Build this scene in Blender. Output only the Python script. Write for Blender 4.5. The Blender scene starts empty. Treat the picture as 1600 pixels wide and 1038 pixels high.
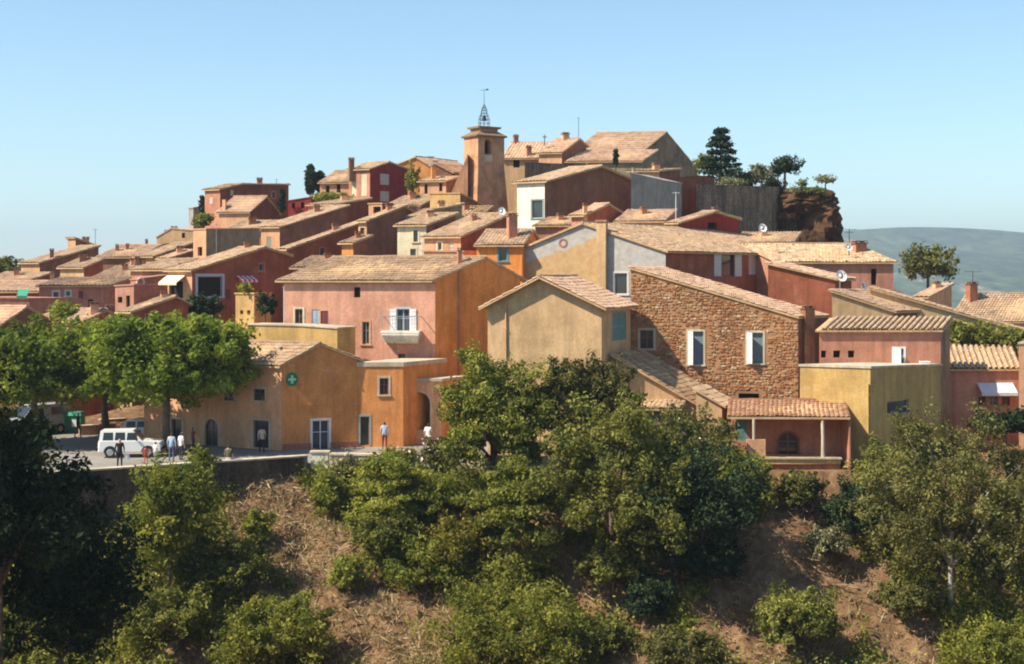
import bpy, bmesh, math, random
import numpy as np
from mathutils import Vector, Matrix, noise as mnoise
from mathutils.geometry import tessellate_polygon
random.seed(7)
RNG = np.random.default_rng(11)
R = math.radians
SC = bpy.context.scene
COL = SC.collection

# ------------------------------------------------------------------ camera, sky, sun, exposure
F = 2198.0            # focal length in photograph pixels (1600 wide)
H = 10.8              # eye height above the square (m)
HOR = 435.0           # photograph row of the horizon
cam = bpy.data.cameras.new('camera')
cam.sensor_width = 36.0
cam.lens = 36.0 * F / 1600.0
cam.shift_y = -(519.0 - HOR) / 1600.0
cam.clip_start = 0.5
cam.clip_end = 60000.0
camo = bpy.data.objects.new('camera', cam)
COL.objects.link(camo)
camo.location = (0, 0, H)
camo.rotation_euler = (R(90), 0, 0)
SC.camera = camo

SUN_AZ, SUN_EL = 67.0, 47.0      # degrees left of the line from village to camera, and elevation
world = bpy.data.worlds.new('World')
SC.world = world
world.use_nodes = True
wn = world.node_tree
wn.nodes.clear()
sky = wn.nodes.new('ShaderNodeTexSky')
sky.sky_type = 'NISHITA'
sky.sun_disc = False
sky.sun_elevation = R(SUN_EL)
sky.sun_rotation = R(180 + SUN_AZ)
sky.altitude = 300
sky.air_density = 1.0
sky.dust_density = 0.35
sky.ozone_density = 1.0
bg = wn.nodes.new('ShaderNodeBackground')
bg.inputs['Strength'].default_value = 0.1
wo = wn.nodes.new('ShaderNodeOutputWorld')
tn = wn.nodes.new('ShaderNodeMix'); tn.data_type = 'RGBA'; tn.blend_type = 'MULTIPLY'
tn.inputs[0].default_value = 1.0
tn.inputs[7].default_value = (0.87, 1.0, 1.03, 1)
wn.links.new(sky.outputs[0], tn.inputs[6])
wn.links.new(tn.outputs[2], bg.inputs['Color'])
wn.links.new(bg.outputs[0], wo.inputs['Surface'])

sl = bpy.data.lights.new('sun', 'SUN')
sl.energy = 5.0
sl.angle = R(0.5)
sl.color = (1.0, 0.90, 0.73)
so = bpy.data.objects.new('sun', sl)
COL.objects.link(so)
SUNV = Vector((-math.sin(R(SUN_AZ)) * math.cos(R(SUN_EL)), -math.cos(R(SUN_AZ)) * math.cos(R(SUN_EL)), math.sin(R(SUN_EL))))
so.rotation_euler = SUNV.to_track_quat('Z', 'Y').to_euler()
so.location = (-30, 40, 60)

vs = SC.view_settings
vs.view_transform = 'Standard'
vs.look = 'None'
vs.gamma = 1.0
vs.exposure = 0.85
vs.use_curve_mapping = False
SC.cycles.filter_width = 2.0
SC.cycles.max_bounces = 6
SC.cycles.diffuse_bounces = 3
SC.cycles.glossy_bounces = 2
SC.cycles.transmission_bounces = 3
SC.cycles.transparent_max_bounces = 4
SC.cycles.volume_bounces = 0

HAZE = 0.0002
def X(px, D): return (px - 800.0) / F * D
def Z(py, D): return H + (HOR - py) / F * D
def P3(px, py, D): return Vector((X(px, D), D, Z(py, D)))

# ------------------------------------------------------------------ materials
MATS = {}
def newmat(name):
    m = bpy.data.materials.new(name)
    m.use_nodes = True
    nt = m.node_tree
    b = nt.nodes['Principled BSDF']
    return m, nt, b
def nd(nt, t, **kw):
    n = nt.nodes.new(t)
    for k, v in kw.items():
        setattr(n, k, v)
    return n
def mixrgb(nt, fac, a, b, blend='MIX'):
    n = nd(nt, 'ShaderNodeMix', data_type='RGBA', blend_type=blend)
    for sock, v in ((n.inputs[0], fac), (n.inputs[6], a), (n.inputs[7], b)):
        if hasattr(v, 'links') or isinstance(v, bpy.types.NodeSocket):
            nt.links.new(v, sock)
        elif isinstance(v, (tuple, list)):
            sock.default_value = (v[0], v[1], v[2], 1)
        else:
            sock.default_value = v
    return n.outputs[2]
def noise(nt, scale, detail=4, rough=0.55, vec=None, scl=None):
    n = nd(nt, 'ShaderNodeTexNoise')
    n.inputs['Scale'].default_value = scale
    n.inputs['Detail'].default_value = detail
    n.inputs['Roughness'].default_value = rough
    if vec is None:
        tc = nd(nt, 'ShaderNodeTexCoord')
        vec = tc.outputs['Object']
    if scl:
        mp = nd(nt, 'ShaderNodeMapping')
        mp.inputs['Scale'].default_value = scl
        nt.links.new(vec, mp.inputs['Vector'])
        vec = mp.outputs[0]
    nt.links.new(vec, n.inputs['Vector'])
    return n.outputs['Fac']
def ramp(nt, fac, stops, interp='LINEAR'):
    n = nd(nt, 'ShaderNodeValToRGB')
    cr = n.color_ramp
    cr.interpolation = interp
    while len(cr.elements) < len(stops):
        cr.elements.new(0.5)
    for e, (p, c) in zip(cr.elements, stops):
        e.position = p
        e.color = (c[0], c[1], c[2], 1) if isinstance(c, (tuple, list)) else (c, c, c, 1)
    nt.links.new(fac, n.inputs[0])
    return n.outputs[0]
def bump(nt, b, h, strength=0.4, dist=0.03):
    n = nd(nt, 'ShaderNodeBump')
    n.inputs['Strength'].default_value = strength
    n.inputs['Distance'].default_value = dist
    nt.links.new(h, n.inputs['Height'])
    nt.links.new(n.outputs[0], b.inputs['Normal'])
def mul(c, k): return tuple(min(1, x * k) for x in c)

def stucco(key, col, var=0.25, second=None, rough=0.92):
    if key in MATS: return MATS[key]
    m, nt, b = newmat('stucco_' + key)
    n1 = noise(nt, 0.45, 7, 0.68)
    n2 = noise(nt, 2.0, 6, 0.7, scl=(1, 1, 0.12))
    n3 = noise(nt, 7.0, 5, 0.7)
    n4 = noise(nt, 0.9, 8, 0.75)
    lo = mul(col, 1 - var * 1.6)
    hi = mul(col, 1 + var * 0.9)
    c = ramp(nt, n1, [(0.34, lo), (0.5, col), (0.66, second or hi)])
    st = ramp(nt, n2, [(0.45, 0.0), (0.60, 1.0)])
    f = nd(nt, 'ShaderNodeMath', operation='MULTIPLY'); nt.links.new(st, f.inputs[0]); f.inputs[1].default_value = 0.55
    c = mixrgb(nt, f.outputs[0], c, mul(col, 0.64))
    # patches where the coat has worn to the paler plaster below
    pt = ramp(nt, n4, [(0.60, 0.0), (0.66, 1.0)])
    f2 = nd(nt, 'ShaderNodeMath', operation='MULTIPLY'); nt.links.new(pt, f2.inputs[0]); f2.inputs[1].default_value = 0.5
    pale = tuple(min(0.8, x * 0.75 + 0.13) for x in col)
    c = mixrgb(nt, f2.outputs[0], c, pale)
    g = ramp(nt, n3, [(0.3, 0.82), (0.7, 1.13)])
    c = mixrgb(nt, 1.0, c, g, 'MULTIPLY')
    nt.links.new(c, b.inputs['Base Color'])
    b.inputs['Roughness'].default_value = rough
    b.inputs['Specular IOR Level'].default_value = 0.15
    bump(nt, b, noise(nt, 14.0, 5, 0.7), 0.5, 0.02)
    MATS[key] = m
    return m
def plain(key, col, rough=0.7, metal=0.0, var=0.12, scale=6.0):
    if key in MATS: return MATS[key]
    m, nt, b = newmat(key)
    n1 = noise(nt, scale, 4, 0.6)
    c = ramp(nt, n1, [(0.3, mul(col, 1 - var)), (0.7, mul(col, 1 + var))])
    nt.links.new(c, b.inputs['Base Color'])
    b.inputs['Roughness'].default_value = rough
    b.inputs['Metallic'].default_value = metal
    b.inputs['Specular IOR Level'].default_value = 0.3
    MATS[key] = m
    return m

# wall colours; many houses paint sun and shade as a paler and a darker face
S = {}
def st(key, col, **kw): S[key] = stucco(key, col, **kw)
st('pink', (0.64, 0.33, 0.22), var=0.17)
st('orange', (0.80, 0.285, 0.07), var=0.17)
st('pharm', (0.66, 0.275, 0.09), var=0.18)
st('peach', (0.66, 0.36, 0.20), var=0.15)
st('rose', (0.48, 0.22, 0.14), var=0.2)
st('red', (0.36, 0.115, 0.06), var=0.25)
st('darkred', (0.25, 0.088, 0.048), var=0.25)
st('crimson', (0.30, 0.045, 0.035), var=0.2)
st('brown', (0.28, 0.13, 0.075), var=0.25)
st('yellow', (0.52, 0.34, 0.125), var=0.17)
st('ochre', (0.62, 0.38, 0.15), var=0.2)
st('tan', (0.57, 0.37, 0.195), var=0.16)
st('cream', (0.72, 0.62, 0.42), var=0.12)
st('white', (0.76, 0.72, 0.60), var=0.08)
st('grey', (0.37, 0.32, 0.27), var=0.2)
st('stone', (0.31, 0.20, 0.125), var=0.35)
st('darkstone', (0.17, 0.135, 0.10), var=0.45)
st('tower', (0.52, 0.27, 0.15), var=0.3)
st('olive', (0.30, 0.24, 0.15), var=0.25)
st('mortar', (0.38, 0.21, 0.11), var=0.25)
st('coping', (0.56, 0.47, 0.35), var=0.2)
st('concrete', (0.105, 0.088, 0.07), var=0.45)
st('brick', (0.40, 0.17, 0.10), var=0.25)

def rampart_mat(k=1.0, nm='old_rampart_masonry'):
    m, nt, b = newmat(nm)
    tc = nd(nt, 'ShaderNodeTexCoord')
    mp = nd(nt, 'ShaderNodeMapping'); mp.inputs['Rotation'].default_value = (R(90), 0, R(44)); nt.links.new(tc.outputs['Object'], mp.inputs['Vector'])
    n0 = noise(nt, 1.3, 6, 0.75); n1 = noise(nt, 0.35, 7, 0.7); n2 = noise(nt, 1.6, 6, 0.7, scl=(1, 1, 0.1)); n3 = noise(nt, 5.0, 6, 0.8)
    c = ramp(nt, n1, [(0.32, mul((0.11, 0.085, 0.065), k)), (0.5, mul((0.21, 0.155, 0.11), k)), (0.68, mul((0.31, 0.21, 0.14), k))])
    s_ = ramp(nt, n2, [(0.42, 0.65), (0.6, 1.1)])
    c = mixrgb(nt, 1.0, c, s_, 'MULTIPLY')
    c = mixrgb(nt, 1.0, c, ramp(nt, n3, [(0.35, 0.55), (0.65, 1.45)]), 'MULTIPLY')
    nt.links.new(c, b.inputs['Base Color']); b.inputs['Roughness'].default_value = 0.97; b.inputs['Specular IOR Level'].default_value = 0.03
    bump(nt, b, n3, 0.9, 0.25)
    return m
S['rampart'] = rampart_mat(1.35)
S['retaining'] = rampart_mat(0.72, 'stained_retaining_masonry')
def greyochre():
    m, nt, b = newmat('stucco_grey_over_ochre')
    geo = nd(nt, 'ShaderNodeNewGeometry')
    sx = nd(nt, 'ShaderNodeSeparateXYZ'); nt.links.new(geo.outputs['Position'], sx.inputs[0])
    n1 = noise(nt, 0.7, 5, 0.7)
    # old render line: grey cement above, ochre below, rising from left to right up to the flue
    a = nd(nt, 'ShaderNodeMath', operation='MULTIPLY_ADD'); nt.links.new(sx.outputs[0], a.inputs[0]); a.inputs[1].default_value = -0.38; a.inputs[2].default_value = -11.5
    d = nd(nt, 'ShaderNodeMath', operation='ADD'); nt.links.new(sx.outputs[2], d.inputs[0]); nt.links.new(a.outputs[0], d.inputs[1])
    e = nd(nt, 'ShaderNodeMath', operation='MULTIPLY_ADD'); nt.links.new(n1, e.inputs[0]); e.inputs[1].default_value = 1.2; nt.links.new(d.outputs[0], e.inputs[2])
    f = ramp(nt, e.outputs[0], [(0.50, 0.0), (0.62, 1.0)])
    # right of the flue everything is grey
    g = nd(nt, 'ShaderNodeMath', operation='GREATER_THAN'); nt.links.new(sx.outputs[0], g.inputs[0]); g.inputs[1].default_value = 7.0
    mx = nd(nt, 'ShaderNodeMath', operation='MAXIMUM'); nt.links.new(f, mx.inputs[0]); nt.links.new(g.outputs[0], mx.inputs[1])
    n2 = noise(nt, 2.5, 5, 0.65)
    oc = ramp(nt, n2, [(0.3, (0.40, 0.245, 0.115)), (0.7, (0.54, 0.36, 0.18))])
    gr = ramp(nt, n2, [(0.3, (0.32, 0.30, 0.27)), (0.7, (0.48, 0.44, 0.40))])
    nt.links.new(mixrgb(nt, mx.outputs[0], oc, gr), b.inputs['Base Color'])
    b.inputs['Roughness'].default_value = 0.93
    b.inputs['Specular IOR Level'].default_value = 0.1
    bump(nt, b, noise(nt, 10, 5, 0.7), 0.5, 0.02)
    return m
S['greyochre'] = greyochre()

def tilemat(key, stops):
    m, nt, b = newmat('roof_tile_' + key)
    at = nd(nt, 'ShaderNodeAttribute'); at.attribute_name = 'tint'
    n1 = noise(nt, 1.1, 4, 0.6)
    a = nd(nt, 'ShaderNodeMath', operation='MULTIPLY_ADD'); nt.links.new(n1, a.inputs[0]); a.inputs[1].default_value = 0.55; 
    a2 = nd(nt, 'ShaderNodeMath', operation='MULTIPLY_ADD'); nt.links.new(at.outputs['Fac'], a2.inputs[0]); a2.inputs[1].default_value = 0.5; a2.inputs[2].default_value = -0.03
    nt.links.new(a2.outputs[0], a.inputs[2])
    c = ramp(nt, a.outputs[0], stops)
    n2 = noise(nt, 12, 4, 0.7)
    g = ramp(nt, n2, [(0.3, 0.74), (0.7, 1.14)])
    c = mixrgb(nt, 1.0, c, g, 'MULTIPLY')
    li = ramp(nt, noise(nt, 0.7, 7, 0.75), [(0.54, 0.0), (0.66, 0.55)])        # lichen and soot
    c = mixrgb(nt, li, c, (0.17, 0.145, 0.11))
    oi = nd(nt, 'ShaderNodeObjectInfo')
    c = mixrgb(nt, 1.0, c, ramp(nt, oi.outputs['Random'], [(0.0, (0.80, 0.78, 0.76)), (0.5, (1.0, 0.96, 0.92)), (1.0, (1.1, 1.08, 1.02))]), 'MULTIPLY')
    nt.links.new(c, b.inputs['Base Color'])
    b.inputs['Roughness'].default_value = 0.95
    b.inputs['Specular IOR Level'].default_value = 0.03
    return m
T = {
 'tan': tilemat('tan', [(0.0, (0.25, 0.16, 0.105)), (0.3, (0.39, 0.265, 0.175)), (0.6, (0.49, 0.35, 0.235)), (1.0, (0.58, 0.45, 0.32))]),
 'salmon': tilemat('salmon', [(0.0, (0.37, 0.22, 0.15)), (0.35, (0.50, 0.325, 0.225)), (0.65, (0.58, 0.405, 0.29)), (1.0, (0.63, 0.49, 0.36))]),
 'brown': tilemat('brown', [(0.0, (0.14, 0.09, 0.06)), (0.35, (0.27, 0.17, 0.10)), (0.65, (0.40, 0.27, 0.16)), (1.0, (0.52, 0.40, 0.27))]),
 'terra': tilemat('terra', [(0.0, (0.24, 0.12, 0.07)), (0.35, (0.36, 0.19, 0.115)), (0.65, (0.43, 0.25, 0.155)), (1.0, (0.50, 0.34, 0.22))]),
}
PL = {
 'whitepaint': plain('white_paint', (0.72, 0.72, 0.70), 0.5, var=0.05),
 'bluewhite': plain('pale_blue_paint', (0.40, 0.48, 0.53), 0.6),
 'teal': plain('teal_paint', (0.12, 0.27, 0.27), 0.6),
 'greygreen': plain('grey_green_paint', (0.27, 0.31, 0.28), 0.6),
 'paleshut': plain('pale_shutter_paint', (0.58, 0.52, 0.46), 0.6),
 'redwood': plain('dark_red_wood', (0.20, 0.06, 0.05), 0.6),
 'wood': plain('weathered_wood', (0.20, 0.13, 0.08), 0.8, scale=9),
 'slate': plain('blue_grey_shutter_paint', (0.15, 0.19, 0.21), 0.7),
 'dark': plain('interior_shade', (0.018, 0.015, 0.013), 0.9),  # near-black colour standing in for the shade inside openings
 'iron': plain('wrought_iron', (0.045, 0.05, 0.055), 0.55, 0.6),
 'metal': plain('galvanised_metal', (0.42, 0.43, 0.43), 0.4, 0.7),
 'rubber': plain('black_rubber', (0.02, 0.02, 0.02), 0.8),
 'carwhite': plain('white_car_paint', (0.70, 0.70, 0.68), 0.3, var=0.03),
 'cargrey': plain('silver_car_paint', (0.33, 0.34, 0.36), 0.3, var=0.03),
 'green': plain('dark_green_plastic', (0.02, 0.16, 0.075), 0.5),
 'awngreen': plain('green_awning_cloth', (0.05, 0.28, 0.17), 0.8),
 'awncream': plain('cream_awning_cloth', (0.74, 0.62, 0.42), 0.85, var=0.06),
 'awnred': plain('red_awning_cloth', (0.55, 0.04, 0.06), 0.8),
 'awngrey': plain('blue_grey_awning_cloth', (0.50, 0.56, 0.60), 0.8),
 'skin': plain('skin', (0.50, 0.30, 0.22), 0.6, var=0.04),
 'hairdark': plain('dark_hair', (0.03, 0.02, 0.015), 0.7),
 'lightred': plain('red_lamp_glass', (0.4, 0.02, 0.02), 0.3),
 'bark': plain('bark', (0.13, 0.095, 0.065), 0.95, var=0.4, scale=5),
 'palebark': plain('pale_bark', (0.36, 0.33, 0.27), 0.95, var=0.3, scale=3),
}
def glassmat():
    m, nt, b = newmat('window_glass')
    b.inputs['Base Color'].default_value = (0.03, 0.035, 0.04, 1)
    b.inputs['Roughness'].default_value = 0.12
    b.inputs['Specular IOR Level'].default_value = 0.6
    return m
PL['glass'] = glassmat()
def blueglass():
    m, nt, b = newmat('blue_window_glass')
    b.inputs['Base Color'].default_value = (0.04, 0.055, 0.07, 1)
    b.inputs['Roughness'].default_value = 0.2
    return m
PL['blueglass'] = blueglass()

def leafmat(key, stops, trans=0.42):
    m, nt, b = newmat('leaf_' + key)
    nt.nodes.remove(b)
    out = nt.nodes['Material Output']
    at = nd(nt, 'ShaderNodeAttribute'); at.attribute_name = 'tint'
    c = ramp(nt, at.outputs['Fac'], stops)
    oi = nd(nt, 'ShaderNodeObjectInfo')
    v = nd(nt, 'ShaderNodeMath', operation='MULTIPLY_ADD'); nt.links.new(oi.outputs['Random'], v.inputs[0]); v.inputs[1].default_value = 0.35; v.inputs[2].default_value = 0.82
    hs = nd(nt, 'ShaderNodeHueSaturation'); nt.links.new(c, hs.inputs['Color']); nt.links.new(v.outputs[0], hs.inputs['Value'])
    d = nd(nt, 'ShaderNodeBsdfPrincipled'); nt.links.new(hs.outputs[0], d.inputs['Base Color'])
    d.inputs['Roughness'].default_value = 0.8
    d.inputs['Specular IOR Level'].default_value = 0.1
    t = nd(nt, 'ShaderNodeBsdfTranslucent')
    tcol = mixrgb(nt, 1.0, hs.outputs[0], (1.25, 1.2, 0.5), 'MULTIPLY')
    nt.links.new(tcol, t.inputs['Color'])
    mx = nd(nt, 'ShaderNodeMixShader'); mx.inputs[0].default_value = trans
    nt.links.new(d.outputs[0], mx.inputs[1]); nt.links.new(t.outputs[0], mx.inputs[2])
    nt.links.new(mx.outputs[0], out.inputs['Surface'])
    return m
LF = {
 'plane': leafmat('plane_tree', [(0, (0.075, 0.11, 0.02)), (0.5, (0.165, 0.215, 0.036)), (0.9, (0.27, 0.32, 0.06)), (1.0, (0.33, 0.34, 0.09))], 0.48),
 'olive': leafmat('olive', [(0, (0.052, 0.055, 0.017)), (0.5, (0.116, 0.116, 0.034)), (1.0, (0.214, 0.193, 0.061))], 0.25),
 'oak': leafmat('oak', [(0, (0.071, 0.082, 0.020)), (0.5, (0.152, 0.164, 0.036)), (1.0, (0.304, 0.291, 0.070))], 0.3),
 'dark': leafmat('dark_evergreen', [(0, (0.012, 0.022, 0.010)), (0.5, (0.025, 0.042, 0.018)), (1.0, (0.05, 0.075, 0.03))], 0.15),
 'pine': leafmat('pine', [(0, (0.074, 0.089, 0.018)), (0.5, (0.169, 0.185, 0.034)), (1.0, (0.316, 0.312, 0.061))], 0.25),
 'lime': leafmat('fresh_green', [(0, (0.091, 0.118, 0.024)), (0.5, (0.202, 0.219, 0.041)), (1.0, (0.367, 0.353, 0.073))]),
 'dry': leafmat('dry_grass', [(0, (0.24, 0.165, 0.085)), (0.5, (0.40, 0.295, 0.165)), (1.0, (0.54, 0.43, 0.26))], 0.2),
 'grey': leafmat('grey_green', [(0, (0.105, 0.110, 0.054)), (0.5, (0.187, 0.187, 0.094)), (1.0, (0.326, 0.308, 0.168))], 0.25),
 'yellow': leafmat('yellowing', [(0, (0.076, 0.078, 0.016)), (0.5, (0.165, 0.156, 0.032)), (1.0, (0.331, 0.264, 0.054))]),
}

# ------------------------------------------------------------------ mesh helpers
WORG = {}
def link(o):
    COL.objects.link(o)
    return o
def empty(name, loc):
    o = bpy.data.objects.new(name, None)
    o.empty_display_size = 0.3
    link(o); o.location = loc
    WORG[o.name] = Vector(loc)
    return o
def tag(o, label=None, cat=None, group=None, kind=None):
    if label: o['label'] = label
    if cat: o['category'] = cat
    if group: o['group'] = group
    if kind: o['kind'] = kind
    return o
def npmesh(name, V, Fq, mat, tint=None, smooth=False):
    """V (n,3) array, Fq (m,k) array of equal-size faces"""
    me = bpy.data.meshes.new(name)
    n, m, k = len(V), len(Fq), Fq.shape[1]
    me.vertices.add(n); me.vertices.foreach_set('co', np.ascontiguousarray(V, dtype=np.float32).ravel())
    me.loops.add(m * k); me.loops.foreach_set('vertex_index', np.ascontiguousarray(Fq, dtype=np.int32).ravel())
    me.polygons.add(m); me.polygons.foreach_set('loop_start', np.arange(0, m * k, k, dtype=np.int32))
    me.polygons.foreach_set('use_smooth', np.full(m, bool(smooth)))
    me.update(calc_edges=True)
    if tint is not None:
        a = me.attributes.new('tint', 'FLOAT', 'FACE')
        a.data.foreach_set('value', np.ascontiguousarray(tint, dtype=np.float32))
    me.materials.append(mat)
    return me
def place(name, me, parent=None, org=None):
    o = bpy.data.objects.new(name, me)
    link(o)
    if parent is not None:
        o.parent = parent
        WORG[o.name] = WORG[parent.name].copy()
    else:
        o.location = org or (0, 0, 0)
        WORG[o.name] = Vector(org or (0, 0, 0))
    return o
class MB:
    def __init__(s): s.v = []; s.f = []; s.mi = []
    def add(s, vs, fs, mi=0):
        k = len(s.v); s.v += [tuple(p) for p in vs]
        s.f += [tuple(i + k for i in f) for f in fs]; s.mi += [mi] * len(fs)
        return s
    def box8(s, p, mi=0):  # p: 4 bottom + 4 top
        return s.add(p, [(0, 3, 2, 1), (4, 5, 6, 7), (0, 1, 5, 4), (1, 2, 6, 5), (2, 3, 7, 6), (3, 0, 4, 7)], mi)
    def box(s, c, d, rz=0, mi=0):
        cx, cy, cz = c; dx, dy, dz = d[0] / 2, d[1] / 2, d[2] / 2
        ca, sa = math.cos(rz), math.sin(rz)
        q = [(-dx, -dy), (dx, -dy), (dx, dy), (-dx, dy)]
        pts = [(cx + a * ca - b * sa, cy + a * sa + b * ca, cz + h) for h in (-dz, dz) for a, b in q]
        return s.box8(pts, mi)
    def fbox(s, P0, U, N, s0, s1, z0, z1, n0, n1, mi=0):
        def pt(a, n, z): 
            q = P0 + U * a + N * n
            return (q.x, q.y, z)
        return s.box8([pt(s0, n0, z0), pt(s1, n0, z0), pt(s1, n1, z0), pt(s0, n1, z0), pt(s0, n0, z1), pt(s1, n0, z1), pt(s1, n1, z1), pt(s0, n1, z1)], mi)
    def tube(s, pts, rad, n=6, cap=True, mi=0):
        pts = [Vector(p) for p in pts]
        if not isinstance(rad, (list, tuple)): rad = [rad] * len(pts)
        rings = []
        k0 = len(s.v)
        for i, p in enumerate(pts):
            d = (pts[min(i + 1, len(pts) - 1)] - pts[max(i - 1, 0)])
            d.normalize()
            a = Vector((0, 0, 1)) if abs(d.z) < 0.9 else Vector((1, 0, 0))
            u = d.cross(a).normalized(); w = d.cross(u).normalized()
            for j in range(n):
                t = 2 * math.pi * j / n
                q = p + (u * math.cos(t) + w * math.sin(t)) * rad[i]
                s.v.append(tuple(q))
        for i in range(len(pts) - 1):
            for j in range(n):
                s.f.append((k0 + i * n + j, k0 + i * n + (j + 1) % n, k0 + (i + 1) * n + (j + 1) % n, k0 + (i + 1) * n + j)); s.mi.append(mi)
        if cap:
            s.f.append(tuple(k0 + j for j in reversed(range(n)))); s.mi.append(mi)
            s.f.append(tuple(k0 + (len(pts) - 1) * n + j for j in range(n))); s.mi.append(mi)
        return s
    def build(s, name, mat, parent=None, org=None, smooth=False, kind=None):
        o0 = WORG[parent.name] if parent is not None else Vector(org or (0, 0, 0))
        me = bpy.data.meshes.new(name)
        me.from_pydata([(v[0] - o0.x, v[1] - o0.y, v[2] - o0.z) for v in s.v], [], s.f)
        mats = mat if isinstance(mat, (list, tuple)) else [mat]
        for m in mats: me.materials.append(m)
        if len(mats) > 1: me.polygons.foreach_set('material_index', s.mi)
        if smooth: me.polygons.foreach_set('use_smooth', [True] * len(s.f))
        me.update()
        o = place(name, me, parent, org)
        if kind: o['kind'] = kind
        return o

# ------------------------------------------------------------------ roof tiles (canal tiles laid in columns)
def tile_surface(P0, E, lenE, SV, w, course, lift=0.0, seed=0):
    """P0 low start corner, E unit extrude dir, SV slope vector low->high; returns V,F,tint"""
    rng = np.random.default_rng(seed + 5)
    Ls = SV.length
    nc = max(2, int(round(lenE / w))); w = lenE / nc
    nr = max(2, int(round(Ls / course)))
    Sd = SV.normalized()
    Nn = E.cross(Sd).normalized()
    if Nn.z < 0: Nn = -Nn
    K = 4
    fr = np.array([0.0, 0.16, 0.5, 0.84]); hh = np.array([0.0, 0.55, 1.0, 0.55]) * w * 0.26
    a = (np.arange(nc)[:, None] + fr[None, :]).ravel() * w
    a = np.append(a, lenE)
    h = np.append(np.tile(hh, nc), 0.0)
    colj = np.repeat(rng.normal(0, 0.012, nc), K); colj = np.append(colj, 0)
    rows = []
    Vs = []
    for r in range(nr):
        for e, (t, dz) in enumerate(((r / nr, 0.035), ((r + 1) / nr, 0.0))):
            Vs.append((t * Ls, dz))
    na = len(a)
    t = np.array([v[0] for v in Vs]); dz = np.array([v[1] for v in Vs])
    jr = np.repeat(rng.normal(0, 0.010, (nr, nc)), 2, axis=0)
    jr = np.repeat(jr, K, axis=1); jr = np.concatenate([jr, jr[:, :1] * 0], axis=1)
    sway = np.repeat(rng.normal(0, 0.012, (nr * 2, nc)), K, axis=1); sway = np.concatenate([sway, sway[:, :1] * 0], axis=1)
    hm = h[None, :] + dz[:, None] + jr + lift
    # broad sag of old timbers
    sag = -0.075 * np.sin(np.pi * a / max(lenE, 1e-3))[None, :] * np.sin(np.pi * t / Ls)[:, None] + 0.02 * np.sin(a * 0.9 + seed)[None, :]
    hm = hm + sag
    P = (np.array(P0)[None, None, :] + (a[None, :] + sway)[..., None] * np.array(E)[None, None, :] + t[:, None, None] * np.array(Sd)[None, None, :] + hm[..., None] * np.array(Nn)[None, None, :])
    V = P.reshape(-1, 3)
    i = np.arange(len(t) - 1)[:, None] * na + np.arange(na - 1)[None, :]
    Fq = np.stack([i, i + 1, i + 1 + na, i + na], axis=-1).reshape(-1, 4)
    tt = rng.random((nr, nc))
    tt = np.repeat(np.repeat(tt, 2, axis=0)[:-1], K, axis=1)
    return V, Fq, tt.ravel()

# ------------------------------------------------------------------ house specifications (rows and columns of the photograph + depth in metres)
# c corner column, D corner depth, ax axis of the roof profile ('A' runs left from the corner, 'B' right), prof [(col,row)..] along it,
# oth end column of the other face or length in metres ('m'), al/be how far each face recedes, h wall height used for the ground under it
HS = []
def hs(lab, c, D, ax, prof, oth, al, be, wa, wb, roof='tan', h=6.5, **kw):
    d = dict(lab=lab, c=c, D=D, ax=ax, prof=prof, oth=oth, al=al, be=be, wa=wa, wb=wb, roof=roof, h=h)
    d.update(kw); HS.append(d); return d
M = lambda *a: ('m',) + a
# eave towards us: top row at corner, ridge row seen, metres back to the ridge, total depth
def front(top, rtop, D, run, total, be):
    dz = Z(rtop, D + run * math.sin(R(be))) - Z(top, D)
    pr = [('m', 0, 0), ('m', run, dz)]
    if total > run + 0.1: pr.append(('m', total, dz * max(0.0, 1 - (total - run) / run)))
    return ('top', top, pr)

# --- front row
hs('long orange corner house with tiled gable, shop door and green cross sign on the square', 440, 88, 'B', [(440, 572), (497, 540), (559, 564)], 225, 27, 21, 'peach', 'pharm', 'tan', h=5.6, nm='corner_shop',
   win=[('B', 488, 657, 514, 703, 'shop', 'whitepaint'), ('A', 396, 657, 420, 700, 'doorway', 'coping'), ('A', 396, 608, 414, 626, 'glass', 'coping'), ('A', 320, 655, 341, 702, 'archdoor', 'coping'), ('A', 268, 655, 284, 700, 'doorway', 'coping'), ('A', 350, 608, 366, 626, 'glass', 'coping')])
hs('small orange flat-topped annex with white cornice between corner shop and pink house', 630, 90, 'A', [(630, 573), (559, 573)], M(5), -4, 60, 'pharm', 'pharm', 'flat', h=5.2, cop=0.28,
   win=[('A', 593, 591, 607, 617, 'glass', 'coping'), ('A', 563, 651, 577, 696, 'doorway', 'greygreen')])
hs('low orange passage wall with dark arched gateway below the pink house', 690, 91.5, 'A', [(690, 596), (630, 596)], M(3), -6, 60, 'peach', 'pharm', 'flat', h=5, cop=0.18,
   win=[('A', 637, 613, 672, 672, 'arch', 'coping')])
hs('large pink house with tiled roof, white balcony and bright orange gable', 680, 95, 'B', [(680, 438), (757, 405), (813, 436)], 443, 7, 31, 'pink', 'orange', 'tan', h=10, nm='pink_house', cornice=True, ov=0.45,
   win=[('A', 553, 449, 563, 465, 'dark', 'pink'), ('A', 566, 503, 577, 538, 'glass', 'peach'), ('A', 461, 483, 473, 511, 'glass', 'cream'), ('A', 487, 484, 499, 532, 'shut', 'bluewhite'), ('A', 501, 486, 513, 526, 'shut', 'redwood'), ('A', 620, 483, 640, 520, 'balc', 'bluewhite'), ('A', 622, 553, 633, 592, 'glass', 'pink')],
   chim=[(718, 388, 5, 40, 1.5, 'rose')], pipe=[('B', 716, 420, 660, 'rose')])
hs('yellow terrace block with low parapet beside the pink house', 527, 92.5, 'A', [(527, 514), (470, 510), (386, 508)], M(2.0), 16, 60, 'yellow', 'yellow', 'flat', h=7.5, cop=0.1)
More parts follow.
